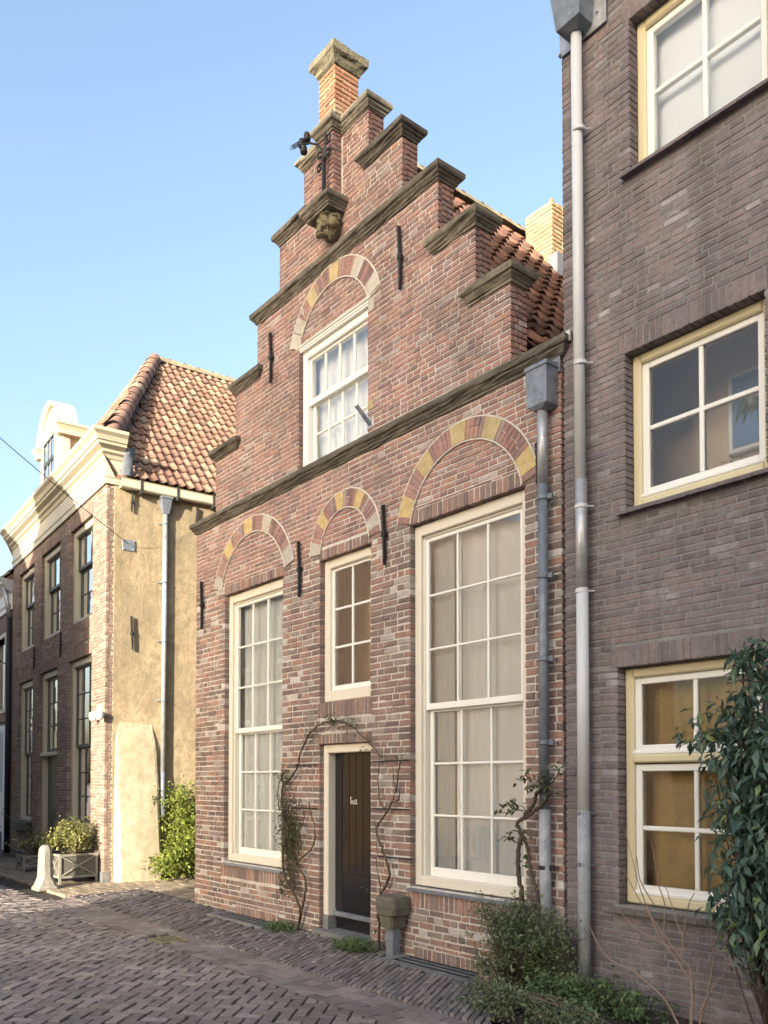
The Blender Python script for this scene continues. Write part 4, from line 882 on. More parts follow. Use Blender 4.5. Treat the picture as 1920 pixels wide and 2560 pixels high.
# hip and ridge tiles
def ridge_run(p0, p1, n, m, rad=.10, mm=None):
    d = (p1 - p0) / n; dd = d.normalized(); s = dd.cross(Vector((0, 0, 1))).normalized(); q = s.cross(dd)
    for k in range(n):
        rs = []
        for t, e_ in ((0, .018), (1.12, 0)):
            c = p0 + d * (k + t); rs.append([tuple(c + s * (rad + e_) * math.cos(a) + q * (rad * .95 + e_) * math.sin(a)) for a in [-.3 + (math.pi + .6) * j / 10 for j in range(11)]])
        mb = MB(); mb.rings(rs, False, False, closed=False); mb.build('hip_tile', m, lr, True)
ridge_run(Vector(T3d(-.02, -.02, 7.12)), A_ + Vector((0, 0, .0)), 15, M['tile'], .13); ridge_run(A_, B_, 22, M['ridge'], .10); ridge_run(Vector(T3d(LWD, 0, 7.1)), A_, 15, M['tile'], .12)
mb = MB(); mb.rings([[T3d(-.17 + .05 * t, .16 + .1 * t, 6.6 + .45 * t) for t in (0, .5, 1)], [T3d(-.22 + .05 * t, .30 + .12 * t, 6.6 + .5 * t) for t in (0, .5, 1)], [T3d(-.10 + .1 * t, .42 - .05 * t, 6.64 + .5 * t) for t in (0, .5, 1)]], False, False, closed=False); mb.build('flashing', M['lead'], lh, True)
# dormer
dz0, dz1, du0, du1 = 7.25, 8.35, 2.68, 4.28; dc = (du0 + du1) / 2
TDm = lambda u, z, d: TL(u, z, d - .04)
mb = MB(); n = 14; front = [(du0, dz0), (du1, dz0), (du1, dz1)] + [(dc + (du1 - dc) * .93 * math.cos(math.pi * k / n), dz1 + .66 * math.sin(math.pi * k / n)) for k in range(n + 1)] + [(du0, dz1)]
mb.rings([[TDm(u, z, .0) for u, z in front], [TDm(u, z, .16) for u, z in front]]); dm = mb.build('dormer', M['leftcream'], lh)
mb = MB(); mb.rings([[T3d(u, v, z) for u, z in ((du0 + .06, 7.2), (du1 - .06, 7.2), (du1 - .06, 8.34), (dc, 8.62), (du0 + .06, 8.34))] for v in (.1, 1.7)]); mb.build('dormer_cheek', M['leftcream'], lh)
mb = MB(); rs = []
for d in (-.06, .2):
    pass
for k in range(n + 1):
    a = math.pi * k / n; c, s = math.cos(a), math.sin(a); rs.append([TDm(dc + (du1 - dc) * .93 * c * f, dz1 + .66 * s * f, d) for f, d in ((.90, -.02), (.92, -.05), (1.0, -.09), (1.05, -.09), (1.05, .3), (.90, .3))])
mb.rings(rs); mb.build('dormer_arch', M['leftcream'], dm)
for u in (du0, du1):
    s = moulding  # small capitals
    mb = MB(); mb.rings([[TDm(u + a * p, z, b) for a, b in ((-1, -p * .8), (1, -p * .8), (1, .45), (-1, .45))] for p, z in ((.10, dz1 - .18), (.11, dz1 - .1), (.15, dz1 - .03), (.17, dz1 - .02), (.17, dz1 + .03), (.1, dz1 + .04))]); mb.build('dormer_capital', M['leftcream'], dm)
mb = MB(); frame(mb, TDm, dc - .5, dc + .5, 7.33, 8.42, .09, .09, .06, .09, -.03, .01, .006); mb.build('dormer_frame', M['leftcream'], dm)
mb = MB(); mb.box(dc - .41, dc + .41, -.010, -.004, 7.4, 8.33, T=lambda x, y, z: TDm(x, z, y)); mb.build('dormer_backing', M['roomdark'], dm)  # dark sheet standing in for the unlit room behind the panes
sash(dm, TDm, dc - .42, dc + .42, 7.88, 8.34, -.045, 3, 1, M['darkgreen'], M['glass'], st=.04, rb=.05, rt=.04, th=.02); sash(dm, TDm, dc - .42, dc + .42, 7.38, 7.89, -.040, 3, 1, M['darkgreen'], M['glass'], st=.04, rb=.05, rt=.04, th=.02)
for s_ in (-1, 1):
    p0 = Vector(T3d(dc, .2, 8.66)); al2 = LV; e0 = Vector(T3d(dc + s_ * .82, .2, 8.30)); up2 = (p0 - e0).normalized(); nn = al2.cross(up2); nn = nn if nn.z > 0 else -nn
    tiled(dm, e0, al2, up2, nn, 9, 4, .16, .22, M['tile_dark'], lambda c, r, p: True, 0, 'dormer_tiles')
# security light
slt = empty('security_light', TL(.06, 2.72, -.02), 'white twin security light on the sunlit corner of the brick front', 'lamp')
mb = MB(); bar(mb, TL, .06, .24, 2.68, 2.86, -.06, .0); mb.build('housing', M['leftcream'], slt)
for u in (-.06, .30):
    p = TL(u, 2.62, -.10); mb = MB(); mb.lathe(p, [(.02, .12), (.06, .10), (.065, .06), (.06, 0), (.04, -.03), (.005, -.04)], 12); mb.build('lamp_head', M['white'], slt, True)
mb = MB(); mb.tube([TL(-.06, 2.72, -.1), TL(.08, 2.74, -.05), TL(.3, 2.72, -.1)], .015, 6); mb.build('arm', M['zinc'], slt)
# tension wire with anchor plate
P0 = Vector(TSd(.36, 5.51, -.05)); P1 = Vector((-9.2, -8.0, 9.2))
wr = empty('street_wire', tuple(P0), 'thin overhead wire fixed to a square steel plate on the stucco wall', 'cable')
mb = MB(); bar(mb, TSd, .26, .47, 5.41, 5.59, -.03, .0, .004)
for v, z in ((.285, 5.435), (.445, 5.435), (.285, 5.565), (.445, 5.565)): bar(mb, TSd, v - .01, v + .01, z - .01, z + .01, -.042, -.03, .003)
mb.build('anchor_plate', M['zinc'], wr)
mb = MB(); mb.tube([P0 + (P1 - P0) * t - Vector((0, 0, .3 * 4 * t * (1 - t))) for t in [k / 24 for k in range(25)]], .006, 5); mb.build('cable', M['iron'], wr)

# ================================================================== house further left
nb = empty('far_shop_house', TL(10, GZ, 0), 'dark brick shop house beyond the black downpipe with a white cornice', 'house')
mb = slab(TL, [(LWD + .02, 15, -.1, 6.0)], [(8.0, 10.0, .1, 2.6), (7.6, 9.0, 3.3, 5.0)], .0, .25).build('front_wall', M['brick_left'], nb)
mb = slab(lambda v, z, d: T3d(15 - d, v, z), [(.25, 8, -.1, 6)], [], 0, .2).build('side_wall', M['brick_left'], nb)
mb = MB(); bar(mb, TL, LWD + .3, 15, .0, 2.9, -.05, .0, .01); mb.build('shopfront', M['signwhite'], nb)
for o in [(8.0, 10.0, .1, 2.6), (7.5, 9.1, 3.2, 5.1)]:
    mb = MB(); frame(mb, TL, *o, .1, .1, .1, .1, -.03, .2); wn = mb.build('window', M['leftcream'], nb); mb = MB(); mb.add([TL(o[0], o[2], .1), TL(o[1], o[2], .1), TL(o[1], o[3], .1), TL(o[0], o[3], .1)], [(0, 1, 2, 3)]); mb.build('pane', M['glass'], wn)
mb = MB(); mb.rings([[TL(u, z, -p) for p, z in [(-.1, 5.55), (.04, 5.55), (.04, 5.65), (.07, 5.7), (.07, 5.95), (.15, 6.05), (.25, 6.12), (.25, 6.22), (-.1, 6.22)]] for u in (LWD + .1, 15)]); mb.build('cornice', M['white'], nb)
mb = MB(); mb.rings([[TL(u, 6.12, -.22), TL(u, 6.0, -.16), TL(u, 5.9, .0), TL(u, 6.2, .02), TL(u, 6.26, -.3)] for u in (LWD + .05, LWD + .45)]); mb.build('gutter_end', M['zincpale'], nb)
mb = MB(); mb.add([TL(LWD + .2, 6.2, -.2), TL(15, 6.2, -.2), TL(15, 9.2, 3.0), TL(LWD + .2, 9.2, 3.0), TL(15, 6.2, 6.2), TL(LWD + .2, 6.2, 6.2)], [(0, 1, 2, 3), (3, 2, 4, 5), (0, 3, 5), (1, 4, 2)]); nr2 = mb.build('roof', M['tile'], nb)
uq = (Vector(TL(LWD + .2, 9.2, 3.0)) - Vector(TL(LWD + .2, 6.2, -.2))); lq = uq.length; uq.normalize(); nq = LU.cross(uq); nq = nq if nq.z > 0 else -nq
tiled(nr2, Vector(TL(LWD + .2, 6.24, -.24)), LU, uq, nq, 40, 16, .2, lq / 16, M['tile'], lambda c, r, p: True, 0)
bp = empty('black_downpipe', TL(6.98, GZ, -.06), 'black downpipe between the corner house and the shop house', 'downpipe')
mb = MB(); mb.tube([TL(6.98, GZ, -.06), TL(6.98, 5.35, -.06)], .055, 12); mb.build('pipe', M['iron'], bp, True)
mb = MB(); mb.tube([TL(7.12, GZ, -.06), TL(7.12, 4.6, -.06)], .035, 10); mb.build('pipe', M['iron'], bp, True)
mb = MB(); mb.tube([TL(6.98, 5.35, -.06), TL(7.0, 5.7, -.1), TL(7.05, 6.05, -.16)], .055, 10); mb.build('swan_neck', M['zincpale'], bp, True)
ln_ = empty('wall_lantern', TL(7.35, 3.6, -.3), 'dark wall lantern on an arm beside the black downpipe', 'lamp')
p = TL(7.35, 4.05, -.32); mb = MB(); mb.lathe(p, [(.06, 0), (.13, .26), (.15, .28), (.15, .31), (.06, .37), (.01, .42)], 6); mb.build('lantern_head', M['iron'], ln_)
mb = MB(); mb.tube([TL(7.35, 4.3, .0), TL(7.35, 4.36, -.12), TL(7.35, 4.44, -.3)], .015, 6); mb.build('arm', M['iron'], ln_)
sg = empty('shop_sign', TL(7.45, 2.5, -.3), 'white projecting shop sign with a red block hung from a curled iron bracket', 'sign')
mb = MB(); bar(mb, lambda a, z, d: TL(7.3 + d, z, -a), .1, .75, 1.35, 2.75, .0, .06, .01); mb.build('panel', M['signwhite'], sg)
mb = MB(); bar(mb, lambda a, z, d: TL(7.3 + d, z, -a), .5, .76, 1.7, 2.02, -.01, .0, .002); mb.build('red_block', M['signred'], sg)
mb = MB(); mb.tube([TL(7.33, 2.95, .0), TL(7.33, 2.95, -.8)], .02, 6); mb.tube([TL(7.33, 3.0 + .1 * math.sin(t), -.3 - .1 * math.cos(t)) for t in [k * .5 for k in range(13)]], .02, 6); mb.build('bracket', M['iron'], sg)

# ================================================================== houses across the street (behind the camera)
def simple_house(name, label, prof, y0, y1, m, wins=(), roofm='tile_dark'):
    h = empty(name, ((prof[0][0] + prof[-1][0]) / 2, y0, GZ), label, 'house'); mb = MB(); mb.rings([[(x, y0, z) for x, z in prof], [(x, y1, z) for x, z in prof]]); b = mb.build('wall', M[m], h)
    for (x0, x1, z0, z1) in wins:
        mb = MB(); mb.box(x0, x1, y0 - .02, y0 + .05, z0, z1); wn = mb.build('window', M['white'], h); mb = MB(); mb.box(x0 + .08, x1 - .08, y0 + .0, y0 + .056, z0 + .08, z1 - .08); mb.build('pane', M['darkgreen'], wn)
    return h
og1 = simple_house('bell_gabled_house', 'brick house with a bell gable on the far side of the narrow street', [(-12.97, -.1), (-12.97, 5.9), (-13.3, 6.9), (-13.75, 7.5), (-14.5, 8.1), (-15.2, 8.45), (-15.9, 8.1), (-16.7, 7.5), (-17.3, 7.05), (-17.3, -.1)], -3.6, -15, 'oppbrick', [(-14.6, -13.6, .8, 2.9), (-16.6, -15.6, .8, 2.9), (-14.6, -13.6, 3.9, 5.6), (-16.6, -15.6, 3.9, 5.6)])
og2 = simple_house('neck_gabled_house', 'tall brick house next to the bell gable across the street', [(-17.3, -.1), (-17.3, 7.05), (-18.0, 7.75), (-19.2, 8.9), (-20.5, 9.4), (-22, 8.6), (-23, 7.4), (-23, -.1)], -3.6, -15, 'oppbrick', [(-19.2, -18, .8, 2.9), (-21.8, -20.6, .8, 2.9), (-19.2, -18, 4, 5.8)])
og3 = simple_house('long_row_house', 'long tall pale house row on the far side of the open square', [(-1.7, -.1), (-1.7, 13.2), (18, 13.2), (18, -.1)], -18.0, -24, 'oppbrick', [(x, x + 1.4, z, z + 2.4) for x in (-.8, 2.0, 4.8, 7.6, 10.4, 13.2) for z in (.9, 4.4, 8.0)])  # unseen row, height and distance chosen for its shadow edge and open sky
# boarded gate and hedge in the sunlit yard between them
gate = empty('boarded_gate', (-12.93, -4.2, GZ), 'weathered boarded wooden gate in the sunlit yard wall', 'gate')
for k in range(9):
    mb = MB(); y = -5.2 + k * .2; mb.box(-12.965, -12.92 - random.uniform(0, .008), y + .004, y + .196, GZ, 2.3); mb.build('board', M['board'], gate)
yg = MB(); yg.add([(-12.97, -5.2, GZ + .005), (-12.97, -18, GZ + .005), (-4.5, -18, GZ + .005), (-4.5, -5.2, GZ + .005)], [(0, 1, 2, 3)]); st('yard', yg, M['ground'])

# ================================================================== iron ornament on the pilaster
io = empty('iron_ornament', (-7.28, -.2, 7.7), 'wrought iron scroll ornament with insulators standing on the stone console', 'ornament')
Yi = -.185; cxI = -7.215
mb = MB(); mb.box(cxI - .016, cxI + .016, Yi - .016, Yi + .016, 7.70, 8.12); mb.tube([(cxI, Yi, 8.1), (cxI + .005, Yi, 8.25), (cxI + .02, Yi, 8.40)], .014, 6); mb.build('pole', M['iron'], io)
def spiral(cx, cz, r0, r1, a0, a1, n=26): return [(cx + (r0 + (r1 - r0) * k / n) * math.cos(a0 + (a1 - a0) * k / n), Yi, cz + (r0 + (r1 - r0) * k / n) * math.sin(a0 + (a1 - a0) * k / n)) for k in range(n + 1)]
for pts in (spiral(cxI + .075, 8.31, .055, .02, -2.6, 4.2), spiral(cxI + .085, 8.17, .055, .015, 2.6, 9.0), spiral(cxI - .075, 8.22, .055, .02, .4, -6.2), spiral(cxI - .08, 8.07, .05, .015, .8, 7.5)):
    mb = MB(); mb.tube(pts, .011, 6); mb.build('scroll', M['iron'], io, True)
mb = MB(); mb.tube([(cxI + .012, Yi, 8.13), (cxI + .03, Yi, 8.22), (cxI + .03, Yi, 8.30)], .011, 6); mb.tube([(cxI - .01, Yi, 8.13), (cxI - .03, Yi, 8.2), (cxI - .025, Yi, 8.26)], .011, 6); mb.box(cxI - .022, cxI + .022, Yi - .022, Yi + .022, 8.105, 8.135); mb.build('collar', M['iron'], io)
mb = MB(); mb.tube([(cxI, Yi, 8.2), (cxI - .05, Yi - .04, 8.29), (cxI - .16, Yi - .07, 8.36), (cxI - .28, Yi - .08, 8.41)], .012, 6); mb.build('arm', M['iron'], io)
for dx_, dz_ in ((-.2, .06), (-.26, -.04), (-.3, .05)):
    mb = MB(); mb.lathe((cxI + dx_, Yi - .08, 8.38 + dz_ - .04), [(.012, -.01), (.035, 0), (.042, .025), (.03, .05), (.036, .06), (.028, .085), (.008, .095)], 12); mb.build('insulator', M['iron'], io, True)
mb = MB(); mb.tube([(cxI - .3 - .20 * k / 40, Yi - .08 + .018 * math.cos(k * .9), 8.45 + .05 * k / 40 + .022 * math.sin(k * .9)) for k in range(41)], .005, 5); mb.build('coil', M['iron'], io)
# flag holder by the gable window
fh = empty('flag_holder', (-6.66, -.02, 5.2), 'small steel flag pole socket beside the gable window', 'bracket')
mb = MB(); bar(mb, TM, -6.70, -6.60, 5.13, 5.24, -.012, -.002); mb.build('plate', M['zincpale'], fh); mb = MB(); mb.tube([(-6.65, -.01, 5.17), (-6.68, -.16, 5.33)], .022, 10); mb.build('socket', M['zinc'], fh)

# ================================================================== street things
def grate(x0, x1, y0, y1, label):
    t = empty('cellar_grate', ((x0 + x1) / 2, y0, GZ), label, 'grate'); mb = MB(); z = GZ + .022
    for a, b, c, d in ((x0 - .12, x1 + .12, y0 - .06, y0), (x0 - .12, x0, y0, y1), (x1, x1 + .12, y0, y1)): mb.box(a + .002, b - .002, c, d, GZ - .03, z + random.uniform(0, .004))
    mb.build('stone_surround', M['bluestone'], t); mb = MB(); mb.box(x0, x1, y0, y1, GZ - .043, GZ - .04); mb.build('pit', M['soil'], t)
    n = 6
    for k in range(n):
        y = y0 + (y1 - y0) * (k + .5) / n; mb = MB(); mb.box(x0, x1, y - .007, y + .007, GZ - .005, GZ + .020); mb.build('grate_bar', M['iron'] if k % 2 else M['zinc'], t)
    mb = MB()
    for x in (x0, (x0 + x1) / 2, x1): mb.box(x - .012, x + .012, y0, y1, GZ - .03, GZ + .012)
    mb.build('cross_bar', M['iron'], t)
grate(-9.38, -8.30, -.27, -.012, 'cellar grate in a stone surround below the tall window beside the alley corner'); grate(-6.02, -4.98, -.27, -.012, 'cellar grate in a stone surround below the tall window beside the grey downpipe')
dc_ = empty('drain_cover', (-8.41, -1.3, GZ), 'yellowed slotted drain cover set in the gutter channel', 'drain')
mb = MB()
for a, b, c, d in ((-8.59, -8.55, -1.47, -1.13), (-8.27, -8.23, -1.47, -1.13), (-8.55, -8.27, -1.47, -1.44), (-8.55, -8.27, -1.16, -1.13)): mb.box(a, b, c, d, GZ - .05, GZ - .019)
mb.build('rim', M['brass'], dc_); mb = MB(); mb.box(-8.55, -8.27, -1.44, -1.16, GZ - .047, GZ - .045); mb.build('pit', M['soil'], dc_)
for k in range(7):
    mb = MB(); x = -8.54 + k * .04; mb.box(x, x + .014, -1.44, -1.16, GZ - .04, GZ - .022); mb.build('slat', M['brass'], dc_)
# mossy concrete box on a steel post by the door
pb_ = empty('utility_post', (-6.16, -.12, GZ), 'mossy concrete box on a grey steel post beside the front door', 'post')
def ringbox(x, y, w_, d, z, c=.02): return [(x - w_ + c, y - d, z), (x + w_ - c, y - d, z), (x + w_, y - d + c, z), (x + w_, y + d, z), (x - w_, y + d, z), (x - w_, y - d + c, z)]
mb = MB(); X, Y_ = -6.17, -.115
mb.rings([ringbox(X, Y_, .075, .075, .23), ringbox(X, Y_, .08, .08, .25), ringbox(X, Y_, .092, .088, .34), ringbox(X, Y_, .13, .10, .36), ringbox(X, Y_, .138, .105, .42), ringbox(X, Y_, .142, .108, .425), ringbox(X, Y_, .14, .105, .50), ringbox(X, Y_, .13, .095, .525)]); mb.build('box', M['concrete'], pb_)
mb = MB(); mb.rings([ringbox(X, Y_, .052, .045, GZ - .02, .006), ringbox(X, Y_, .052, .045, .235, .006)]); mb.build('post', M['zinc'], pb_)
# stone bollard
bo_ = MB(); bx_, by_ = -13.42, -1.02
def octo(r, z, sq=.72): return [(bx_ + r * c_, by_ + r * s_, z) for c_, s_ in ((1, sq * .55), (sq * .55, 1), (-sq * .55, 1), (-1, sq * .55), (-1, -sq * .55), (-sq * .55, -1), (sq * .55, -1), (1, -sq * .55))]
bo_.rings([octo(.16, GZ - .02, 1.6), octo(.16, GZ + .02, 1.5), octo(.14, GZ + .05, 1.3), octo(.105, GZ + .19), octo(.095, GZ + .5), octo(.092, GZ + .57), octo(.078, GZ + .62), octo(.05, GZ + .655), octo(.015, GZ + .665)])
tag(bo_.build('stone_bollard', M['stonepost']), 'pale stone bollard with a flared foot beside the sunlit planter', 'bollard')
# planters
def planter(x0, x1, y0, y1, h, m, label, pl_label, ml, nl, top, mstem='bark'):
    t = empty('planter', ((x0 + x1) / 2, (y0 + y1) / 2, GZ), label, 'planter'); z0, z1 = GZ + .09, GZ + h; pw = .035
    mb = MB(); mb.box(x0 + .02, x1 - .02, y0 + .02, y1 - .02, z0, z1 - .02); mb.build('panel', M['planterpanel'] if m is M['planter'] else m, t)
    for x in (x0, x1 - pw):
        for y in (y0, y1 - pw): mb = MB(); mb.box(x, x + pw, y, y + pw, GZ, z1 + .01); mb.build('leg', m, t)
    mb = MB()
    for z in (z0, z1 - .035):
        mb.box(x0 + pw, x1 - pw, y0 + .004, y0 + .024, z, z + .035); mb.box(x1 - .024, x1 - .004, y0 + pw, y1 - pw, z, z + .035); mb.box(x0 + .004, x0 + .024, y0 + pw, y1 - pw, z, z + .035)
    mb.build('rail', m, t)
    for s_ in (0, 1):
        za, zb = (z0 + .035, z1 - .035) if s_ else (z1 - .035, z0 + .035)
        mb = MB(); q = .022 - .004 * s_; mb.rings([[(x1 - .02 + q, y, z - .012), (x1 - .02 + q, y, z + .012), (x1 - .024, y, z + .012), (x1 - .024, y, z - .012)] for y, z in ((y0 + pw, za), (y1 - pw, zb))]); mb.build('cross_brace', m, t)
        mb = MB(); mb.rings([[(x, y0 + .02 - q, z - .012), (x, y0 + .02 - q, z + .012), (x, y0 + .024, z + .012), (x, y0 + .024, z - .012)] for x, z in ((x0 + pw, za), (x1 - pw, zb))]); mb.build('cross_brace', m, t)
    mb = MB(); mb.box(x0 + .03, x1 - .03, y0 + .03, y1 - .03, z1 - .05, z1 - .012); mb.build('earth', M['soil'], t)
    cx, cy = (x0 + x1) / 2, (y0 + y1) / 2
    shrub('planter_shrub', pl_label, 'shrub', (cx, cy, z1 - .012), [((cx - .05, cy, z1 + .20), (.42, .42, .20)), ((cx + .02, cy + .1, z1 + .38), (.28, .3, .17)), ((cx - .1, cy - .35, z1 + .14), (.22, .2, .14))], nl, .05, ml, M[mstem], 30)
    return t
planter(-14.22, -13.76, -.70, -.08, .47, M['planter'], 'grey wooden planter with crossed braces standing in the sun', 'cream edged evergreen growing in the sunlit planter', M['leaf_varieg'], 3600, 1)
planter(-19.9, -19.3, -.75, -.1, .55, M['planterblue'], 'blue grey wooden planter below the dark stone sill', 'grey leaved shrub growing in the shaded planter', M['leaf_grey'], 2200, 1)
planter(-16.4, -15.95, -.62, -.1, .30, M['planter'], 'low grey wooden trough behind the stone bollard', 'small shrub growing in the low trough', M['leaf_varieg'], 500, 1)
# bush in the alley
vb = lambda v, z, d: TSd(v, z, d)
shrub('alley_bush', 'bright green sunlit bush growing against the ochre stucco wall', 'bush', TSd(1.5, GZ, -.2), [(vb(1.6, .7, -.35), (.5, .55, .65)), (vb(1.35, 1.1, -.25), (.32, .4, .42)), (vb(1.1, .28, -.4), (.48, .5, .28)), (vb(1.3, .6, -.35), (.35, .4, .4)), (vb(2.3, .8, -.35), (.5, .6, .75)), (vb(.85, .18, -.3), (.2, .25, .14)), (vb(.95, 1.28, -.12), (.16, .3, .05)), (vb(1.8, 1.55, -.2), (.2, .3, .25))], 20000, .065, M['leaf_bush'], M['bark'], 60, wd=.55)
# climbing roses round the door
def rose(name, label, stems, leaves, y, wires, lsz=.035, mleaf='leaf_rose'):
    b0 = stems[0][0][0]; r = empty(name, (b0[0], y, GZ), label, 'climber'); sm = MB(); lf = MB(); allp = []
    for pts, r0, r1 in stems:
        q = vine(sm, [(x, y - .012 * math.sin(7 * z + x), z) for x, z in pts], r0, r1, .008); allp += q
    sm.build('stem', M['bark'], r, True)
    for (cx, cz, sx, sz, n) in leaves:
        for k in range(n):
            x, z = random.gauss(cx, sx), random.gauss(cz, sz); leaf(lf, (x, y - abs(random.gauss(.02, .03)), z), lsz * random.uniform(.6, 1.4), lsz * .55)
        for k in range(max(2, n // 8)):
            sm2 = (random.gauss(cx, sx), y - .02, random.gauss(cz, sz)); 
    for k in range(int(len(allp) * .8)):
        p = random.choice(allp); leaf(lf, p, lsz * random.uniform(.4, .9), lsz * .4)
    lf.build('foliage', M[mleaf], r)
    for (x0, x1, z) in wires:
        mb = MB(); mb.tube([(x0, -.03, z), (x1, -.03, z + .004)], .007, 5); mb.build('support_rod', M['iron'], r)
A = [(-7.89, -.04), (-7.82, .18), (-7.92, .36), (-8.13, .57), (-8.17, .85), (-8.04, 1.04), (-8.16, 1.23), (-8.18, 1.49), (-8.09, 1.59), (-7.9, 1.74), (-7.84, 1.89), (-7.64, 2.1), (-7.45, 2.19), (-7.24, 2.22), (-7.04, 2.21), (-6.84, 2.13), (-6.64, 2.01), (-6.44, 1.87), (-6.4, 1.83)]
B = [(-7.88, .0), (-7.72, .32), (-7.7, .51), (-7.79, .62), (-8.04, .75), (-8.14, .98), (-8.11, 1.17), (-8.22, 1.29), (-8.27, 1.48), (-8.19, 1.66)]
Cc = [(-7.91, .44), (-7.93, .61), (-7.88, .71), (-7.64, .85), (-7.55, .98), (-7.54, 1.07), (-7.62, 1.31), (-7.64, 1.37)]; C2 = [(-8.09, .6), (-7.93, .99), (-7.75, 1.14), (-7.73, 1.27), (-7.77, 1.38)]
extra = []
for k in range(34):
    x = random.uniform(-8.22, -7.92); z = random.uniform(.3, .9); extra.append(([(x + .1, z), (x + random.gauss(0, .06), z + .25), (x + random.gauss(0, .07), z + .5), (x + random.gauss(-.02, .08), z + random.uniform(.55, .8))], .005, .0025))
rose('climbing_rose', 'tangled climbing rose arching over the front door from beside the alley side window', [(A, .017, .006), (B, .015, .005), (Cc, .009, .005), (C2, .009, .004)] + extra, [(-8.13, 1.66, .05, .06, 120), (-7.95, 1.05, .10, .16, 330), (-8.05, .7, .08, .2, 200), (-8.15, .42, .06, .06, 90), (-7.2, 2.23, .06, .04, 70), (-6.88, 2.18, .08, .04, 35), (-7.6, 2.1, .08, .05, 30), (-7.55, .98, .03, .03, 8), (-6.62, 1.93, .02, .04, 14), (-8.15, 1.2, .06, .25, 150)], -.06, [(-8.0, -7.54, 1.77), (-8.05, -7.55, 1.30)], .036)
R1_ = [(-6.44, -.04), (-6.43, .23), (-6.44, .35), (-6.4, .52), (-6.3, .68), (-6.3, .77), (-6.37, .9), (-6.4, .98), (-6.45, 1.08), (-6.45, 1.16), (-6.34, 1.28), (-6.25, 1.4), (-6.2, 1.5), (-6.18, 1.59), (-6.15, 1.72), (-6.11, 1.78)]
rose('bare_rose', 'thin bare rose climbing between the front door and the right hand tall window', [(R1_, .016, .006), ([(-6.32, 1.33), (-6.4, 1.37), (-6.44, 1.44), (-6.47, 1.61), (-6.43, 1.83)], .007, .004), ([(-6.42, .4), (-6.44, .62), (-6.49, .82), (-6.46, .97), (-6.5, 1.25)], .006, .003), ([(-6.25, 1.4), (-6.16, 1.42), (-6.15, 1.5)], .008, .004), ([(-6.2, 1.5), (-6.24, 1.65), (-6.22, 1.75)], .005, .003)], [(-6.1, 1.83, .03, .02, 14), (-6.6, .55, .02, .02, 5), (-6.45, .2, .02, .08, 12)], -.06, [(-6.59, -6.03, 1.79), (-6.59, -6.02, 1.33), (-6.51, -5.99, .87)], .032)
S = [(-4.53, .0), (-4.55, .64), (-4.56, .79), (-4.58, .94), (-4.58, 1.05), (-4.56, 1.15), (-4.58, 1.22), (-4.61, 1.26), (-4.52, 1.34), (-4.45, 1.41), (-4.37, 1.52), (-4.31, 1.55)]
S2 = [(-4.36, .0), (-4.39, .65), (-4.43, .85), (-4.47, .98), (-4.49, 1.08), (-4.54, 1.17), (-4.59, 1.2)]; S3 = [(-4.54, 1.3), (-4.42, 1.37), (-4.33, 1.43), (-4.26, 1.51)]
rose('old_rose', 'thick stemmed old rose leaning against the grey downpipe', [(S, .019, .014), (S2, .015, .013), (S3, .016, .011), ([(-4.31, 1.55), (-4.22, 1.6), (-4.16, 1.68)], .006, .003), ([(-4.56, 1.36), (-4.66, 1.42), (-4.74, 1.43)], .004, .002), ([(-4.5, 1.36), (-4.6, 1.37), (-4.72, 1.35)], .004, .002), ([(-4.57, 1.1), (-4.66, 1.13), (-4.7, 1.15)], .004, .002)], [(-4.30, 1.57, .05, .04, 40), (-4.46, 1.62, .04, .03, 22), (-4.40, 1.55, .05, .03, 14), (-4.62, 1.40, .05, .03, 26), (-4.72, 1.37, .03, .03, 10), (-4.17, 1.69, .03, .03, 12), (-4.66, 1.14, .03, .03, 14), (-4.50, .96, .03, .03, 12), (-4.5, 1.2, .03, .05, 8)], -.13, [], .055)
# shrubs in the bed
shrub('grey_shrub', 'loose grey green shrub in front of the grey downpipe', 'shrub', (-4.55, -.2, GZ), [((-4.62, -.22, .34), (.34, .2, .28)), ((-4.75, -.2, .5), (.2, .12, .18)), ((-4.35, -.22, .42), (.26, .18, .24)), ((-4.1, -.25, .32), (.22, .18, .22)), ((-4.7, -.28, .12), (.2, .14, .12))], 7000, .030, M['leaf_shrub'], M['bark'], 150, stemr=.0035, wd=.5)
shrub('low_green_shrub', 'low bright green ground shrub at the foot of the white downpipe', 'shrub', (-3.95, -.35, GZ + .02), [((-4.0, -.35, .08), (.3, .25, .12)), ((-3.7, -.3, .12), (.3, .22, .13)), ((-3.85, -.5, .06), (.35, .25, .1)), ((-3.45, -.4, .06), (.3, .25, .1))], 3200, .035, M['leaf_bush'] if False else M['grass'], M['bark'], 40, stemr=.003, wd=.6)
tuft('strap_grass', 'long arching grass leaves at the edge of the planting bed', (-3.85, -.62, GZ + .02), .35, .15, .26, 70, M['grass'], cat='grass')
shrub('evergreen_climber', 'dark glossy evergreen hanging in front of the ground floor window of the brown house', 'shrub', (-2.45, -.3, GZ + .02), [((-2.50, -.28, 2.25), (.15, .15, .22)), ((-2.66, -.28, 1.98), (.2, .14, .18)), ((-2.55, -.32, 1.70), (.22, .2, .26)), ((-2.93, -.25, 1.88), (.2, .07, .06)), ((-2.52, -.35, 1.3), (.2, .2, .28)), ((-2.47, -.35, .9), (.2, .2, .25)), ((-2.42, -.3, .5), (.16, .18, .22)), ((-2.64, -.32, 1.45), (.15, .12, .12)), ((-2.70, -.3, 1.05), (.1, .08, .05))], 5600, .08, M['leaf_dark'], M['bark'], 70, droop=.9, wd=.36)
tw = empty('bare_twig_shrub', (-2.97, -.35, GZ), 'bare twiggy shrub below the ground floor window of the brown house', 'shrub')
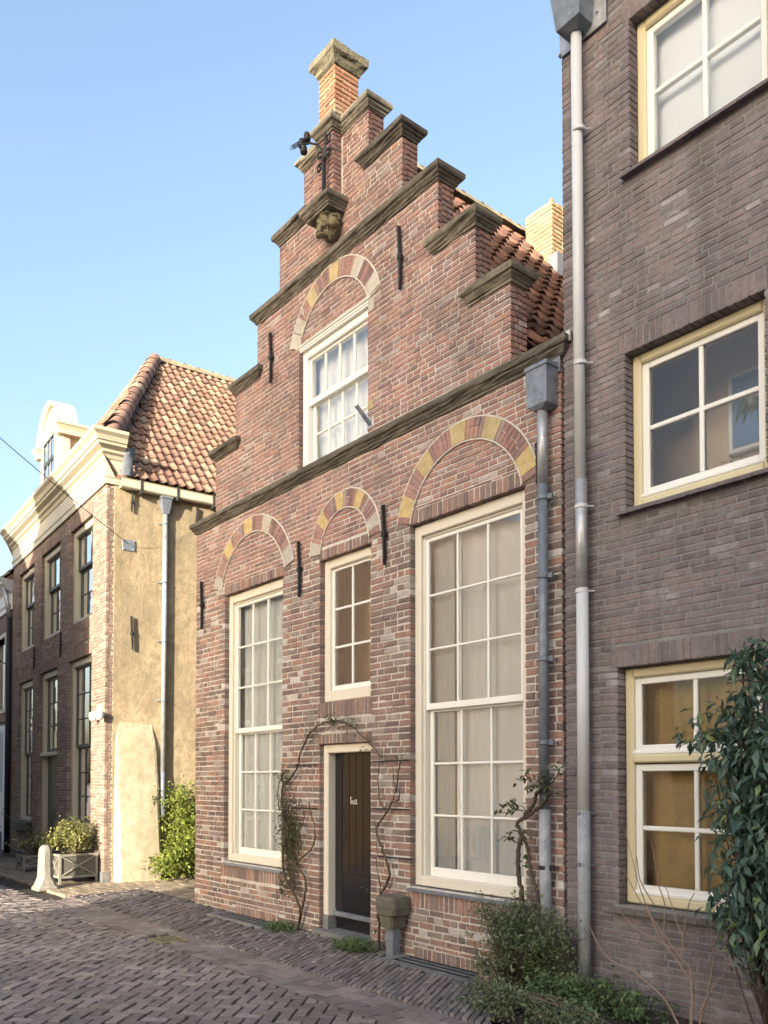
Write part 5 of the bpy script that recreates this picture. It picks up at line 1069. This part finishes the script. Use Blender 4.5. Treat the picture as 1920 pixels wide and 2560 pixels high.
tws = [[(-2.97, -.02), (-2.97, .1), (-2.98, .38), (-3.09, .51), (-3.33, .78), (-3.45, 1.0)], [(-2.94, -.02), (-2.92, .11), (-2.86, .28), (-2.8, .49), (-2.79, .59), (-2.74, .71), (-2.73, .87), (-2.75, .95), (-2.67, 1.09)], [(-3.0, -.02), (-3.03, .09), (-3.13, .23), (-3.34, .35), (-3.57, .42), (-3.77, .68)], [(-2.96, .0), (-2.97, .3), (-3.04, .41), (-3.18, .54), (-3.4, .62), (-3.54, .74)], [(-2.98, .36), (-3.08, .49), (-3.17, .61), (-3.29, .9), (-3.34, 1.06), (-3.41, 1.28)], [(-3.0, .52), (-2.99, .61), (-3.06, .75), (-3.14, .92)], [(-3.01, .53), (-3.17, .55), (-3.17, .78), (-3.21, .95), (-3.24, 1.21)], [(-3.0, .63), (-2.96, .8), (-2.9, .91)], [(-3.2, .8), (-3.32, .95), (-3.36, 1.1)], [(-2.9, .15), (-2.84, .3), (-2.76, .42), (-2.7, .55)]]
for k, pts in enumerate(tws):
    mb = MB(); vine(mb, [(x, -.35 + .05 * math.sin(k * 2 + z * 3), z) for x, z in pts], .008 if pts[0][1] < .1 else .0055, .0025, .004, 5); mb.build('branch', M['twig'], tw)
tuft('weed_clump', 'small weed clump at the foot of the climbing rose', (-7.98, -.2, GZ + .01), .26, .14, .13, 260, M['grass'], leaves=420)
tuft('weed_clump', 'small weed clump between the doorstep and the concrete box', (-6.58, -.24, GZ + .01), .26, .16, .17, 360, M['grass'], leaves=600)
tuft('dry_litter', 'low dry weeds where the planting bed meets the footpath', (-4.72, -.42, GZ + .01), .25, .15, .08, 90, M['leaf_shrub'], leaves=120)

for k, (x, y, sc) in enumerate(((-12.3, -7.0, .55), (-11.9, -8.3, .7), (-12.5, -9.8, .8))):
    shrub('garden_bush', ['rounded garden bush nearest the boarded gate in the sunlit yard', 'middle garden bush of three in the sunlit yard', 'largest garden bush at the back of the sunlit yard'][k], 'bush', (x, y, GZ), [((x, y, sc * .7), (sc * .7, sc * .7, sc * .6))], 1500, .08, M['gardenhedge'], M['bark'], 20)
tuft('leaf_litter', 'fallen leaves and weeds along the front edge of the planting bed', (-4.3, -.72, GZ + .02), .3, .2, .07, 120, M['leaf_shrub'], leaves=500, cat='litter')

shrub('creeping_cover', 'creeping weeds and twigs along the slanting edge of the planting bed', 'shrub', (-4.5, -.5, GZ + .02), [((-4.85 + .2 * k, -.17 - .2 * k, .06), (.16, .12, .07)) for k in range(5)] + [((-4.0, -.85, .08), (.25, .14, .09)), ((-3.5, -.9, .08), (.3, .14, .09))], 2600, .032, M['leaf_shrub'], M['twig'], 60, stemr=.003)

# seams where the stucco was patched
for k, (pts) in enumerate(([(.2, 4.93), (.5, 4.94), (.9, 4.92), (1.4, 4.93), (2.2, 4.91)], [(.98, 2.62), (1.3, 2.64), (1.7, 2.63), (2.3, 2.65)], [(.62, 4.9), (.60, 4.5), (.66, 4.1), (.63, 3.7), (.68, 3.3)])):
    mb = MB(); vine(mb, [TSd(v, z, -.009) for v, z in pts], .006, .005, .004, 5, 6); mb.build('render_seam', M['buttress'] if k < 2 else M['stucco'], sw2)
lt = MB()
for k in range(220):
    x = random.uniform(-12, -3.5); y = random.choice((random.gauss(-1.12, .12), random.gauss(-.12, .1), random.uniform(-4.5, -.1)))
    if y > -.03: continue
    leaf(lt, (x, y, GZ + .028 + (.01 if y > -1 else .012)), random.uniform(.015, .045), random.uniform(.008, .02), dirn=Vector((random.gauss(0, 1), random.gauss(0, 1), .05)))
tag(lt.build('fallen_leaves', M['leaf_dry']), 'scattered dry leaves on the brick paving', 'leaves', kind='stuff')
